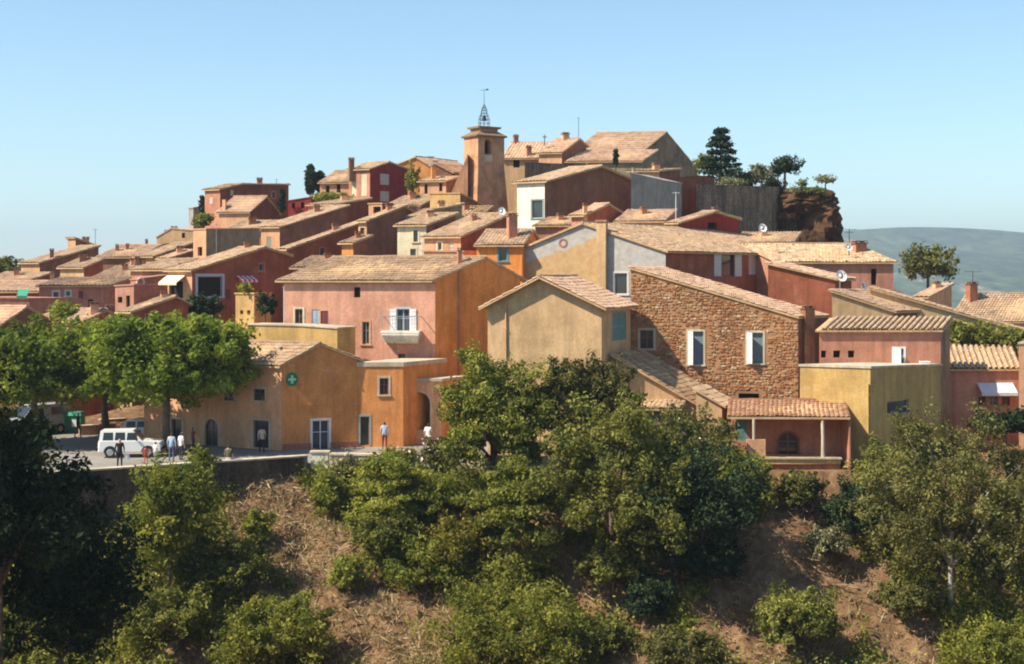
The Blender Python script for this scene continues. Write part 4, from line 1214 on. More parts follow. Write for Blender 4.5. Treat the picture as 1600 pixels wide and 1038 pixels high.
    q, U, N, s = face_xy(d, 'B', 219, 441, 0.05)
    mb = MB()
    mb.tube([q + U * (.36 * math.cos(t)) + Vector((0, 0, .36 * math.sin(t))) for t in [2 * math.pi * i / 12 for i in range(13)]], 0.08, 6, cap=False)
    mb.build('ring', S['white'], root)
    # pharmacy: green cross sign, lamp, door step, plinth
    root, d = house_by('long orange corner house')
    q, U, N, s = face_xy(d, 'B', 448, 592)
    c = q + N * 0.0
    sg = MB()
    cx = d['C'] + U * along(d['C'], U, 452)
    P0 = cx + N * 0.75; Up = U * 1.0
    zc = Z(592, 88)
    ocs = [(0.38 * math.cos(t) , 0.46 * math.sin(t)) for t in [2 * math.pi * (i + .5) / 10 for i in range(10)]]
    V = [(P0.x + U.x * a + N.x * o, P0.y + U.y * a + N.y * o, zc + b) for o in (-0.09, 0.09) for a, b in ocs]
    sg.add(V, [tuple(range(10)), tuple(range(10, 20))] + [(i, (i + 1) % 10, 10 + (i + 1) % 10, 10 + i) for i in range(10)])
    crs = sg.build('cross_sign', PL['green'], root)
    em, nt, b = newmat('pale_green_sign_face'); b.inputs['Base Color'].default_value = (0.35, 0.62, 0.42, 1)
    cr = MB()
    cr.fbox(P0, U, N, -0.07, 0.07, zc - 0.26, zc + 0.26, 0.094, 0.12); cr.fbox(P0, U, N, -0.24, -0.072, zc - 0.07, zc + 0.07, 0.094, 0.12); cr.fbox(P0, U, N, 0.072, 0.24, zc - 0.07, zc + 0.07, 0.094, 0.12)
    cr.build('cross', em, crs)
    br = MB(); br.fbox(cx, U, N, -0.03, 0.03, zc - 0.03, zc + 0.03, 0.0, 0.66); br.build('bracket', PL['iron'], crs)
    pl = MB(); pl.fbox(d['C'], U, N, 0, along(d['C'], U, 486), -0.3, 0.42, 0.003, 0.05); pl.build('plinth', S['brick'], root)
    pl = MB(); pl.fbox(d['C'], U, N, along(d['C'], U, 516), d['LB'], -0.3, 0.42, 0.003, 0.05); pl.build('plinth', S['brick'], root)
    bd = MB(); bd.fbox(d['C'], U, N, along(d['C'], U, 455), along(d['C'], U, 540), Z(634, 89), Z(631, 89), 0.003, 0.04); bd.build('string_course', S['pharm'], root)
extras()

# ------------------------------------------------------------------ bell tower
def bell_tower():
    D = 150.0
    C = Vector((X(747, D), D, 0)); al, be = R(56), R(34)
    uA = Vector((-math.cos(al), math.sin(al), 0)); uB = Vector((math.cos(be), math.sin(be), 0))
    LA, LB = along(C, uA, 725), along(C, uB, 788)
    NA = Vector((-math.sin(al), -math.cos(al), 0)); NB = Vector((math.sin(be), -math.cos(be), 0))
    zb, zt = Z(345, D), Z(213, D)
    root = empty('bell_tower', (C.x, C.y, zb))
    tag(root, 'square ochre bell tower with iron bell cage on the hilltop', 'bell tower')
    ctr = C + uA * LA / 2 + uB * LB / 2
    def ring(k, z):
        return [(p.x, p.y, z) for p in [ctr + (q - ctr) * k for q in (C, C + uB * LB, C + uB * LB + uA * LA, C + uA * LA)]]
    mb = MB()
    q0, q1 = along(C, uB, 757), along(C, uB, 768)
    hole = hole_poly(q0, q1, Z(240, D), Z(217, D), True)
    wall_face(mb, C, uB, [(0, zb), (LB, zb), (LB, zt), (0, zt)], [hole], -NB, 0.8)
    wall_face(mb, C, uA, [(0, zb), (LA, zb), (LA, zt), (0, zt)], [], NA, 0)
    wall_face(mb, C + uB * LB, uA, [(0, zb), (LA, zb), (LA, zt), (0, zt)], [], NA, 0)
    wall_face(mb, C + uA * LA, uB, [(0, zb), (LB, zb), (LB, zt), (0, zt)], [], NA, 0)
    mb.build('shaft', S['tower'], root)
    pn = MB(); pn.add([(p.x, p.y, z) for p, z in [(C + uB * s - NB * .75, z) for s, z in hole]], [tuple(range(len(hole)))]); pn.build('belfry_shade_pane', PL['dark'], root)  # near-black sheet paints the shade inside the belfry
    ck = MB(); ck.fbox(C, uB, NB, q0 - 0.05, q1 + 0.05, Z(252, D), Z(242, D), 0.003, 0.06); ck.build('sill', S['coping'], root)
    ev = MB()
    a, b, c_ = ring(1.13, zt + 0.0), ring(1.16, zt + 0.16), ring(0.72, zt + 0.62)
    ev.add(a + b, [(0, 1, 2, 3), (4, 5, 6, 7)] + [(i, (i + 1) % 4, 4 + (i + 1) % 4, 4 + i) for i in range(4)])
    ev.add(b + c_, [(i, (i + 1) % 4, 4 + (i + 1) % 4, 4 + i) for i in range(4)])
    ev.build('skirt_roof', T['brown'], root)
    z2 = Z(199, D)
    t2 = MB(); t2.add(ring(0.68, zt) + ring(0.68, z2), [(i, (i + 1) % 4, 4 + (i + 1) % 4, 4 + i) for i in range(4)] + [(4, 5, 6, 7)]); t2.build('upper_stage', S['tower'], root)
    cp = MB(); cp.add(ring(0.84, z2 + .002) + ring(0.86, z2 + 0.2), [(0, 1, 2, 3), (4, 5, 6, 7)] + [(i, (i + 1) % 4, 4 + (i + 1) % 4, 4 + i) for i in range(4)]); cp.build('cap', S['stone'], root)
    # iron campanile
    zc = z2 + 0.2; hh = Z(160, D) - zc
    cg = MB(); n = 8; r0 = 0.6
    prof = [(0, 1.0), (0.18, 1.0), (0.36, 0.98), (0.5, 0.78), (0.62, 0.55), (0.75, 0.5), (0.86, 0.34), (1.0, 0.06)]
    for j in range(n):
        t = 2 * math.pi * j / n
        cg.tube([(ctr.x + r0 * k * math.cos(t), ctr.y + r0 * k * math.sin(t), zc + hh * f) for f, k in prof], 0.028, 5)
    for f, k in prof[1:-1:1]:
        cg.tube([(ctr.x + r0 * k * math.cos(t), ctr.y + r0 * k * math.sin(t), zc + hh * f) for t in [2 * math.pi * i / 14 for i in range(15)]], 0.022, 5, cap=False)
    cage = cg.build('iron_cage', PL['iron'], root)
    bl = MB()
    pts = [(0.02, 0.55), (0.16, 0.53), (0.2, 0.35), (0.25, 0.12), (0.36, 0.0)]
    m = 10
    V = [(ctr.x + r * math.cos(2 * math.pi * j / m), ctr.y + r * math.sin(2 * math.pi * j / m), zc + hh * .3 + z) for r, z in pts for j in range(m)]
    bl.add(V, [(i * m + j, i * m + (j + 1) % m, (i + 1) * m + (j + 1) % m, (i + 1) * m + j) for i in range(len(pts) - 1) for j in range(m)])
    bl.build('bell', PL['iron'], cage, smooth=True)
    vn = MB(); zt2 = zc + hh
    vn.tube([(ctr.x, ctr.y, zt2 - .1), (ctr.x, ctr.y, Z(135, D))], [0.035, 0.018], 5)
    zz = Z(137, D); vn.tube([(ctr.x - .45, ctr.y, zz), (ctr.x + .45, ctr.y, zz)], 0.02, 5)
    vn.box((ctr.x + .33, ctr.y, zz + .07), (.26, .02, .16)); vn.build('weather_vane', PL['iron'], cage)
    bf = MB(); bf.add(ring(1.28, zb - 1.0) + ring(1.004, Z(262, D)), [(i, (i + 1) % 4, 4 + (i + 1) % 4, 4 + i) for i in range(4)]); bf.build('battered_foot', S['tower'], root)
    # sloped buttress on the sunny side
    D2 = 150.6
    bt = MB()
    xa, xb, xc = X(706, D2), X(727, D2), X(731, D2)
    za, zb2 = Z(345, D2), Z(252, D2)
    zl = Z(300, D2)
    bt.add([(xa, D2 - .8, za), (xc, D2 - .8, za), (xc, D2 + 2.5, za), (xa, D2 + 2.5, za), (xa, D2 - .8, zl), (xb, D2 - .3, zb2), (xc, D2 - .2, zb2 + .8), (xc, D2 + 2.3, zb2 + .8), (xb, D2 + 2.4, zb2), (xa, D2 + 2.5, zl)],
           [(0, 1, 6, 5, 4), (4, 5, 8, 9), (5, 6, 7, 8), (0, 4, 9, 3), (1, 2, 7, 6), (2, 3, 9, 8, 7)])
    bt.build('buttress', S['tower'], root)
bell_tower()

# ------------------------------------------------------------------ cliff at the end of the rampart
def cliffmat():
    m, nt, b = newmat('ochre_rock')
    n1 = noise(nt, 0.45, 6, 0.7); n2 = noise(nt, 1.6, 7, 0.8, scl=(.7, .7, 1.6))
    c = ramp(nt, n1, [(0.34, (0.045, 0.03, 0.02)), (0.52, (0.12, 0.062, 0.034)), (0.72, (0.30, 0.17, 0.085))])
    c2 = ramp(nt, n2, [(0.35, 0.45), (0.65, 1.25)])
    nt.links.new(mixrgb(nt, 1.0, c, c2, 'MULTIPLY'), b.inputs['Base Color'])
    b.inputs['Roughness'].default_value = 0.97; b.inputs['Specular IOR Level'].default_value = 0.05
    bump(nt, b, n2, 0.9, 0.3)
    return m
ROCK = cliffmat()
def blob(cx, cy, cz, rx, ry, rz, seed, amp=0.24, nu=72, nv=52, flat=None, mat=None, name='cliff'):
    V = []; Fa = []
    for i in range(nv + 1):
        ph = math.pi * i / nv - math.pi / 2
        for j in range(nu):
            t = 2 * math.pi * j / nu
            e = 0.55
            cz_ = math.copysign(abs(math.sin(ph)) ** e, math.sin(ph)); cr = abs(math.cos(ph)) ** 0.5
            dx, dy = math.copysign(abs(math.cos(t)) ** .8, math.cos(t)) * cr, math.copysign(abs(math.sin(t)) ** .8, math.sin(t)) * cr
            p = Vector((dx * rx, dy * ry, cz_ * rz))
            q = p * 0.35 + Vector((seed * 7.1, 0, 0))
            k = 1 + amp * (mnoise.noise(q) + 0.7 * mnoise.noise(q * 2.3) + 0.6 * abs(mnoise.noise(q * 5)) + .35 * mnoise.noise(Vector((q.x * 3, q.y * 3, q.z * 16))))
            under = 1.0 - 0.16 * max(0, -cz_ + 0.1)
            V.append((cx + p.x * k * under, cy + p.y * k * under, cz + p.z * (1 + amp * .4 * mnoise.noise(q * 1.7))))
    for i in range(nv):
        for j in range(nu):
            Fa.append((i * nu + j, i * nu + (j + 1) % nu, (i + 1) * nu + (j + 1) % nu, (i + 1) * nu + j))
    mb = MB(); mb.add(V, Fa)
    return mb.build(name, mat or ROCK, None, (cx, cy, cz), smooth=False)
Dc = 142.0
zt_, zb_ = Z(294, Dc), Z(420, Dc)
o = blob(X(1257, Dc), Dc + 1.5, (zt_ + zb_) / 2, 3.6, 4.5, (zt_ - zb_) / 2, 1); tag(o, kind='structure')
o = blob(X(1222, Dc), Dc + 0.5, Z(350, Dc), 1.9, 3.0, 3.4, 2); tag(o, kind='structure')

# ------------------------------------------------------------------ square, parapet, low walls
def asphalt():
    m, nt, b = newmat('pale_asphalt')
    n1 = noise(nt, 0.35, 5, 0.6); n2 = noise(nt, 14, 4, 0.7)
    c = ramp(nt, n1, [(0.3, (0.20, 0.18, 0.16)), (0.7, (0.30, 0.275, 0.245))])
    g = ramp(nt, n2, [(0.3, 0.85), (0.7, 1.12)])
    nt.links.new(mixrgb(nt, 1.0, c, g, 'MULTIPLY'), b.inputs['Base Color'])
    b.inputs['Roughness'].default_value = 0.9; b.inputs['Specular IOR Level'].default_value = 0.2
    return m
xsq = np.linspace(-55, 3, 60)
pv = MB()
fr_ = [(x, float(edge_y(x)) + 0.05, 0.0) for x in xsq]; bk_ = [(x, float(edge_y(x)) + (24.0 if x < -12 else 20.0), 0.05) for x in xsq]
pv.add(fr_ + bk_, [(i, i + 1, len(xsq) + i + 1, len(xsq) + i) for i in range(len(xsq) - 1)])
tag(pv.build('square', asphalt()), kind='structure')
def parapet(x0, x1, top, name, label, wmat='concrete', n=26, thick=0.45, foot=-6.5, cop=True):
    xs_ = np.linspace(x0, x1, n)
    pts = [Vector((x, float(edge_y(x)), 0)) for x in xs_]
    root = empty(name, (pts[0].x, pts[0].y, 0)); tag(root, label, 'wall')
    mb = MB(); cb = MB()
    def ring(z, k0, k1):
        a, b = [], []
        for i, p in enumerate(pts):
            dv = (pts[min(i + 1, n - 1)] - pts[max(0, i - 1)]).normalized(); nn = Vector((dv.y, -dv.x, 0))
            zz = z if not callable(z) else z(p.x)
            a.append((*(p + nn * k0).xy, zz)); b.append((*(p - nn * k1).xy, zz))
        return a, b
    def loft(m, z0, z1, k0, k1):
        a0, b0 = ring(z0, k0, k1); a1, b1 = ring(z1, k0, k1)
        k = n
        V = a0 + b0 + a1 + b1
        Fa = []
        for i in range(n - 1):
            Fa += [(i, i + 1, 2 * k + i + 1, 2 * k + i), (k + i, k + i + 1, 3 * k + i + 1, 3 * k + i), (2 * k + i, 2 * k + i + 1, 3 * k + i + 1, 3 * k + i), (i, i + 1, k + i + 1, k + i)]
        Fa += [(0, k, 3 * k, 2 * k), (n - 1, 2 * n - 1, 4 * n - 1, 3 * n - 1)]
        m.add(V, Fa)
    loft(mb, foot, top, thick * .6, thick * .4)
    mb.build('wall', S[wmat], root)
    if cop:
        loft(cb, top + .003, top + 0.1, thick * .6 + .06, thick * .4 + .06); cb.build('coping', S['coping'], root)
    return root
parapet(-34, -12.0, 0.42, 'parapet_wall', 'long grey retaining wall with pale coping along the edge of the square', 'retaining')
parapet(-10.6, 2, 0.5, 'parapet_wall', 'low pale wall half hidden by bushes before the archway', 'coping', foot=-1.5)
# white pillar and fence panel at the wall's end
p = Vector((X(500, 82.3), 82.3, 0))
r_ = empty('gate_pillar', (p.x, p.y, -0.6)); tag(r_, 'short white masonry pillar at the right end of the retaining wall', 'pillar')
mb = MB(); mb.box((p.x, p.y, 0.0), (1.0, 0.5, 1.2)); mb.build('shaft', S['white'], r_)
mb = MB(); mb.box((p.x, p.y, 0.655), (1.14, 0.62, 0.1)); mb.build('cap', S['coping'], r_)
r_ = empty('fence_panel', (X(460, 81.6), 81.6, -0.8)); tag(r_, 'grey metal fence panel beside the white pillar', 'fence')
mb = MB()
for px in (441, 478): mb.tube([(X(px, 81.6), 81.6, -1.2), (X(px, 81.6), 81.6, Z(713, 81.6))], 0.035, 6)
mb.tube([(X(441, 81.6), 81.6, Z(714, 81.6)), (X(478, 81.6), 81.6, Z(714, 81.6))], 0.03, 6); mb.build('frame', PL['metal'], r_)
mb = MB(); mb.box((X(459.5, 81.6), 81.6, Z(728, 81.6)), (1.25, 0.03, 0.95)); mb.build('panel', S['grey'], r_)

# ------------------------------------------------------------------ dishes and aerials
def dish(label, px, py, D, dia, az=0.3):
    c = P3(px, py, D)
    r0 = empty('satellite_dish', (c.x, c.y, c.z - dia)); tag(r0, label, 'satellite dish', 'satellite dishes on the roofs')
    n = Vector((math.sin(az) * .9, -math.cos(az) * .9, 0.35)).normalized()
    u = n.cross(Vector((0, 0, 1))).normalized(); w = u.cross(n)
    V = [c - n * 0.12 * dia]; Fa = []
    m = 14
    for k, (r, h) in enumerate(((0.25, .09), (.4, .04), (.5, 0.0))):
        for j in range(m):
            t = 2 * math.pi * j / m
            V.append(c - n * h * dia + (u * math.cos(t) + w * math.sin(t) * 1.08) * r * dia)
    Fa += [(0, 1 + j, 1 + (j + 1) % m) for j in range(m)]
    for k in range(2): Fa += [(1 + k * m + j, 1 + k * m + (j + 1) % m, 1 + (k + 1) * m + (j + 1) % m, 1 + (k + 1) * m + j) for j in range(m)]
    mb = MB(); mb.add(V, Fa); mb.build('reflector', PL['whitepaint'], r0, smooth=True)
    mb = MB(); mb.tube([c - w * .5 * dia, c - w * .25 * dia + n * .45 * dia, c + n * .5 * dia], 0.025, 5); mb.box(tuple(c + n * .5 * dia), (.1, .1, .12)); mb.build('feed_arm', PL['metal'], r0)
    mb = MB(); mb.tube([c - n * .1 * dia, c - n * .3 * dia, (c.x - n.x * .3 * dia, c.y - n.y * .3 * dia, c.z - dia * 1.1)], 0.03, 6); mb.build('mast', PL['metal'], r0)
dish('white satellite dish above the peach house with the dark red side wall', 784, 330, 112.5, 0.62)
dish('small white satellite dish below the cliff', 1192, 356, 113, 0.7)
dish('white satellite dish next to the brick chimney under the cliff', 1327, 386, 112.5, 0.6)
dish('large white satellite dish nearest the red wall corner', 1315, 431, 97, 0.8)
dish('oval white satellite dish on the pink sloping roof', 1350, 446, 97, 0.62, 0.9)
def aerial(label, px, ptop, pbot, D, bars=((0.95, 0.5),), mat='iron'):
    a, b = P3(px, pbot, D), P3(px, ptop, D)
    r0 = empty('aerial', tuple(a)); tag(r0, label, 'aerial', 'aerials on the roofs')
    mb = MB(); mb.tube([a - Vector((0, 0, .8)), b], 0.028, 5); mb.build('mast', PL[mat], r0)
    L = (b - a).length
    for f, w in bars:
        q = a.lerp(b, f); mb = MB(); mb.tube([q - Vector((w, .1, 0)), q + Vector((w, .1, 0))], 0.018, 5)
        for i in range(5):
            qq = q + Vector((w * (i / 2 - 1) * .95, 0, 0)); mb.tube([qq - Vector((0, .3, 0)), qq + Vector((0, .3, 0))], 0.012, 4)
        mb.build('crossbar', PL[mat], r0)
aerial('thin aerial on the far-left skyline attic', 149, 358, 384, 163, ((.97, .25),))
aerial('tall slim aerial over the church roof', 904, 184, 222, 158, ((.98, .12),))
aerial('TV aerial beside the chimney below the cliff', 1327, 358, 384, 113, ((.98, .55), (.8, .3)))
aerial('TV aerial above the red chimney at the far right', 1520, 424, 442, 121, ((.95, .75),))
aerial('short aerial on the big dark red house', 432, 280, 292, 166, ((.95, .1),))
aerial('pale pole standing before the olive-brown cube house', 338, 350, 412, 133, ((.99, .1),), 'metal')
aerial('white post between the brown gable and the grey wall', 988, 262, 292, 127.5, ((.98, .08),), 'whitepaint')
aerial('white mast with crossbar over the low red house', 1056, 300, 352, 117, ((.97, .3),), 'whitepaint')
aerial('slim white post on the yellow terrace corner', 443.5, 448, 510, 93.6, ((.99, .05),), 'whitepaint')
# stone cross on the chapel
c = P3(851, 216, 158); r0 = empty('stone_cross', tuple(c - Vector((0, 0, .8)))); tag(r0, 'small stone cross on the orange chapel gable', 'cross')
mb = MB(); mb.box((c.x, c.y, c.z - .2), (.1, .1, 1.2)); mb.build('upright', S['darkstone'], r0)
mb = MB(); mb.box((c.x, c.y - .055, c.z + .12), (.5, .12, .1)); mb.build('arms', S['darkstone'], r0)
# white box and planters
mb = MB(); q = P3(1445, 571, 87.6); mb.box((q.x, q.y, q.z), (0.55, 0.4, 0.42)); mb.box((q.x, q.y, q.z + .23), (0.62, 0.46, 0.05)); tag(mb.build('storage_box', PL['whitepaint'], None, (q.x, q.y, q.z - .2)), 'small white box on the terrace above the yellow cube house', 'box')

# lantern in the ravine
Dl = hit(1052, 925); q = Vector((X(1052, Dl), Dl, 0)); zt2 = Z(864, Dl); zg_ = tz(q.x, q.y)
r0 = empty('street_lamp', (q.x, q.y, zg_)); tag(r0, 'small glass lantern on a post in the shaded hollow', 'street lamp')
mb = MB(); mb.tube([(q.x, q.y, zg_ - .5), (q.x, q.y, zt2 - .75)], [.05, .04], 8); mb.build('post', PL['iron'], r0)
mb = MB()
def sq(h_, z): return [(q.x - h_, q.y - h_, z), (q.x + h_, q.y - h_, z), (q.x + h_, q.y + h_, z), (q.x - h_, q.y + h_, z)]
mb.box8(sq(.12, zt2 - .74) + sq(.24, zt2 - .14)); mb.build('glass', PL['blueglass'], r0)
mb = MB(); mb.box8(sq(.29, zt2 - .138) + sq(.06, zt2 + .08)); mb.box8(sq(.14, zt2 - .77) + sq(.14, zt2 - .742)); mb.build('hood', PL['iron'], r0)

# ------------------------------------------------------------------ vegetation
def leaf_cloud(cent, size, rng, outward=None, flat=0.0, elong=1.0):
    """one small folded leaf spray per centre; returns V,F"""
    n = len(cent)
    d = rng.normal(size=(n, 3))
    if outward is not None: d = d * 0.75 + outward
    if flat: d[:, 2] += flat
    d /= np.linalg.norm(d, axis=1, keepdims=True) + 1e-9     # leaf normal
    a = np.cross(d, rng.normal(size=(n, 3))); a /= np.linalg.norm(a, axis=1, keepdims=True) + 1e-9
    b = np.cross(d, a)
    L = (size * rng.gamma(6.0, 1 / 6.0, n).clip(.4, 2.0))[:, None]
    W = L * 0.55 / elong
    V = np.stack([cent - a * L * elong * .5, cent + b * W * .5 + d * L * .06, cent + a * L * elong * .5, cent - b * W * .5 + d * L * .06], 1).reshape(-1, 3)
    Fq = np.arange(4 * n).reshape(n, 4)
    return V, Fq
def crown_points(rng, kind, rx, ry, rz, nclump, per, cr):
    """clump centres inside the crown and leaves round them (crown centre at 0)"""
    C = []
    if kind == 'broad':
        while len(C) < nclump:
            p = rng.normal(size=3); p /= np.linalg.norm(p)
            if p[2] < -0.55: continue
            r = rng.uniform(0.45, 1.0) ** 0.6
            k = 1 + 0.22 * math.sin(3 * math.atan2(p[1], p[0]) + rx) + 0.16 * math.sin(5 * p[2] + 2 * p[0] * 3)
            if rng.random() < .14: k *= rng.uniform(1.02, 1.14)     # stray shoots
            C.append(p * r * k)
    elif kind == 'flat':     # pollarded plane tree: wide, level top
        while len(C) < nclump:
            t = rng.uniform(0, 2 * math.pi); r = math.sqrt(rng.uniform(0, 1)); z = rng.uniform(-0.85, 0.9) * (1 - 0.35 * r ** 3)
            C.append(np.array([r * math.cos(t), r * math.sin(t), z]))
    elif kind == 'column':
        while len(C) < nclump:
            t = rng.uniform(0, 2 * math.pi); z = rng.uniform(-1, 1); r = (1 - abs(z) ** 3) * rng.uniform(.5, 1)
            C.append(np.array([r * math.cos(t), r * math.sin(t), z]))
    elif kind == 'cone':
        while len(C) < nclump:
            z = rng.uniform(-1, 1); lay = round(z * 4.5) / 4.5
            R_ = (1 - (lay + 1) / 2) * 0.95 + 0.06
            t = rng.uniform(0, 2 * math.pi); r = R_ * math.sqrt(rng.uniform(0.05, 1)) * (1 + .15 * math.sin(t * 3 + lay * 9))
            C.append(np.array([r * math.cos(t), r * math.sin(t), lay - 0.06 * r + rng.normal(0, .03)]))
    elif kind == 'layer':    # spreading pine: tilted level plates
        while len(C) < nclump:
            z = rng.uniform(-1, 1); lay = round(z * 3.2) / 3.2
            R_ = math.sqrt(max(0.05, 1 - lay * lay * .8)); t = rng.uniform(0, 2 * math.pi); r = R_ * rng.uniform(.25, 1)
            C.append(np.array([r * math.cos(t), r * math.sin(t), lay + .12 * math.sin(t * 2 + lay * 5) + rng.normal(0, .05)]))
    C = np.array(C) * np.array([rx, ry, rz])
    m = rng.integers(int(per * .6), int(per * 1.4) + 1, len(C))
    idx = np.repeat(np.arange(len(C)), m)
    sc = rng.uniform(.45, 1.4, len(C))[idx][:, None]
    off = rng.normal(size=(len(idx), 3)); off /= np.linalg.norm(off, axis=1, keepdims=True)
    off = off * (rng.uniform(0.1, 1, len(idx)) ** .45)[:, None]
    fl = {'layer': .38, 'cone': .42, 'flat': .8}.get(kind, .8)
    o2 = off * np.array([1, 1, fl])
    if kind in ('broad', 'flat'):
        # each clump is a ragged spray drawn out along its own axis, outwards and upwards
        ax_ = rng.normal(size=(len(C), 3)) * .6 + C / (np.linalg.norm(C, axis=1, keepdims=True) + 1e-6) + np.array([0, 0, .35])
        ax_ /= np.linalg.norm(ax_, axis=1, keepdims=True); A = ax_[idx]
        dt = (o2 * A).sum(1, keepdims=True)
        o2 = o2 * .72 + A * dt * rng.uniform(.5, 1.25, len(C))[idx][:, None]
    P = C[idx] + o2 * cr * sc
    ctint = rng.normal(0.48, 0.24, len(C))[idx]
    return C, P, off, ctint
def plant(name, label, cat, base, kind, rx, ry, rz, zc, mat, nclump, per, cr, leaf, seed, trunk=None, bark='bark', group=None, flat=0.25, elong=1.0, flowers=None, limbs=9):
    rng = np.random.default_rng(seed)
    C, P, off, ct = crown_points(rng, kind, rx, ry, rz, nclump, per, cr)
    V, Fq = leaf_cloud(P, leaf, rng, outward=off * 0.9, flat=flat, elong=elong)
    tint = np.clip(ct + rng.normal(0, .2, len(P)), 0, 1)
    V = V + np.array([0, 0, zc])
    root = empty(name, base); tag(root, label, cat, group)
    cname = 'crown' if 'tree' in name or 'cypress' in name or 'pine' in name or 'oak' in name or 'fir' in name else 'foliage'
    o = place(cname, npmesh(cname, V, Fq, LF[mat], tint=tint), root)
    if flowers:
        k = rng.integers(0, len(P), flowers)
        Q = P[k] + off[k] * cr * .25
        V2, F2 = leaf_cloud(Q, leaf * .9, rng, flat=.6); V2 = V2 + np.array([0, 0, zc])
        place('blossom', npmesh('blossom', V2, F2, PL['blossom']), root)['kind'] = 'stuff'
    r = trunk or max(0.05, rx * 0.06)
    mb = MB()
    lean = Vector((rng.normal(0, .12) * rx * .3, rng.normal(0, .1), 0))
    top = Vector((0, 0, zc + rz * (0.75 if kind in ('cone', 'column') else 0.05)))
    mb.tube([Vector((0, 0, -0.6)), Vector((0, 0, zc * .3)) + lean, Vector((0, 0, zc * .7)) + lean * .6, top], [r * 1.3, r, r * .85, r * (.2 if kind in ('cone', 'column') else .5)], 8)
    if kind != 'column':
        for i in rng.choice(len(C), min(limbs, len(C)), replace=False):
            e = Vector(C[i] * .9) + Vector((0, 0, zc)); s = Vector((0, 0, max(0.15, zc - rz * .65) if kind not in ('cone',) else e.z - .2)) + lean * .5
            mid = s.lerp(e, .5) + Vector((0, 0, -.06 * rz if kind == 'layer' else .1 * rz))
            mb.tube([s, mid, e], [r * .5, r * .32, r * .12], 5)
    if kind in ('broad', 'layer', 'flat') and rx > .9:
        for i in range(14):          # bare twigs poking through the leaves
            c = C[rng.integers(0, len(C))]; e = Vector(c * rng.uniform(.95, 1.22)) + Vector((0, 0, zc + .15)); s0 = Vector(c * .45) + Vector((0, 0, zc - .1))
            mb.tube([s0, s0.lerp(e, .6) + Vector(rng.normal(0, .08, 3)), e], [r * .22 + .008, .014, .006], 4)
    t = MB(); t.v = [(v[0] + base[0], v[1] + base[1], v[2] + base[2]) for v in mb.v]; t.f = mb.f; t.mi = mb.mi
    t.build('trunk' if cname == 'crown' else 'stem', PL[bark], root, smooth=True)
    return root
PL['blossom'] = plain('pale_pink_blossom', (0.72, 0.55, 0.50), 0.8, var=0.1)

def on_hill(px, pyc, D, wpx, hpx, pyb=None):
    """crown centre pixel + size in px -> base point on the ground, crown offset, radii (m)"""
    x = X(px, D); z = tz(x, D)
    zc = Z(pyc, D) - z
    return (x, D, z), zc, wpx / 2 / F * D, hpx / 2 / F * D
VSEED = [100]
def veg(name, label, cat, px, py, D, w, h, kind, mat, dens=1.0, leaf=0.2, cr=None, **kw):
    base, zc, rx, rz = on_hill(px, py, D, w, h)
    VSEED[0] += 1
    if 'zbase' in kw:
        zb = kw.pop('zbase'); zc = Z(py, D) - zb; base = (base[0], base[1], zb)
    if zc < rz * 0.55: zc = max(zc, rz * 0.35)
    vol = rx * rx * rz * 4.2
    cr = cr or max(0.32, min(1.0, (rx * rz) ** .5 * .3))
    if kind == 'column': dens *= 2.2; nclump_k = 3.5
    else: nclump_k = 1.0
    nclump = int(max(14, min(210, vol / cr ** 3 * .6)) * nclump_k)
    per = int(max(22, min(230, dens * 70 * (cr / leaf / 2.6) ** 2)))
    return plant(name, label, cat, base, kind, max(rx - cr * .6, .2), max(rx - cr * .6, .2) * kw.pop('ry', 1.0), max(rz - cr * .5, .2), zc, mat, nclump, per, cr, leaf, VSEED[0], **kw)

# plane trees on the square
for lab, px, py, D, w, h in (('broad plane tree with leafy crown right at the orange corner house', 281, 563, 87.0, 262, 142),
                             ('plane tree at the left picture edge shading the van', 52, 572, 90.0, 250, 128),
                             ('plane tree between the other two at the back of the square', 168, 560, 97.0, 190, 112)):
    D_ = D
    base = (X(px if px != 281 else 264, D_), D_, 0.0); rx = w / 2 / F * D_; rz = h / 2 / F * D_
    VSEED[0] += 1
    plant('plane_tree', lab, 'tree', base, 'flat', rx - .35, rx * .72, rz - .1, Z(py, D_), 'plane', 250, 190, 0.9, 0.27, VSEED[0], trunk=0.24, group='plane trees on the square', flat=.35, limbs=9)

# hilltop trees
veg('fir_tree', 'dark cone-shaped fir tree on the rampart beside the church', 'tree', 1126, 247, 146, 112, 102, 'cone', 'dark', 1.0, 0.3, cr=0.6, zbase=Z(296, 146), flat=.5)
veg('umbrella_pine', 'round-topped pine on a bare trunk above the cliff', 'tree', 1227, 262, 144, 46, 34, 'broad', 'dark', 1.0, 0.25, zbase=Z(300, 144), trunk=.14)
veg('shrub', 'dark spreading shrub at the foot of the fir', 'shrub', 1150, 282, 144, 56, 34, 'broad', 'dark', .9, .25, zbase=Z(298, 144))
veg('shrub', 'pale dry bush on top of the rampart wall', 'shrub', 1142, 288, 141.5, 46, 20, 'broad', 'grey', .9, .22, zbase=Z(296, 141.5))
veg('olive_tree', 'grey-green treelet between the fir and the round-topped pine', 'tree', 1190, 276, 145, 50, 40, 'broad', 'grey', .6, .25, zbase=Z(300, 145), trunk=.1)
veg('olive_tree', 'wispy small tree at the tip of the cliff', 'tree', 1290, 281, 143, 32, 20, 'broad', 'grey', .5, .2, zbase=Z(297, 143), trunk=.07)
veg('shrub', 'low yellowish shrub hanging over the cliff edge', 'shrub', 1246, 298, 139.6, 34, 14, 'broad', 'grey', .9, .2, zbase=Z(304, 139.6))
veg('shrub', 'creeping green tangle over the middle of the cliff top', 'shrub', 1272, 300, 139.5, 40, 16, 'broad', 'oak', .9, .2, zbase=Z(306, 139.5))
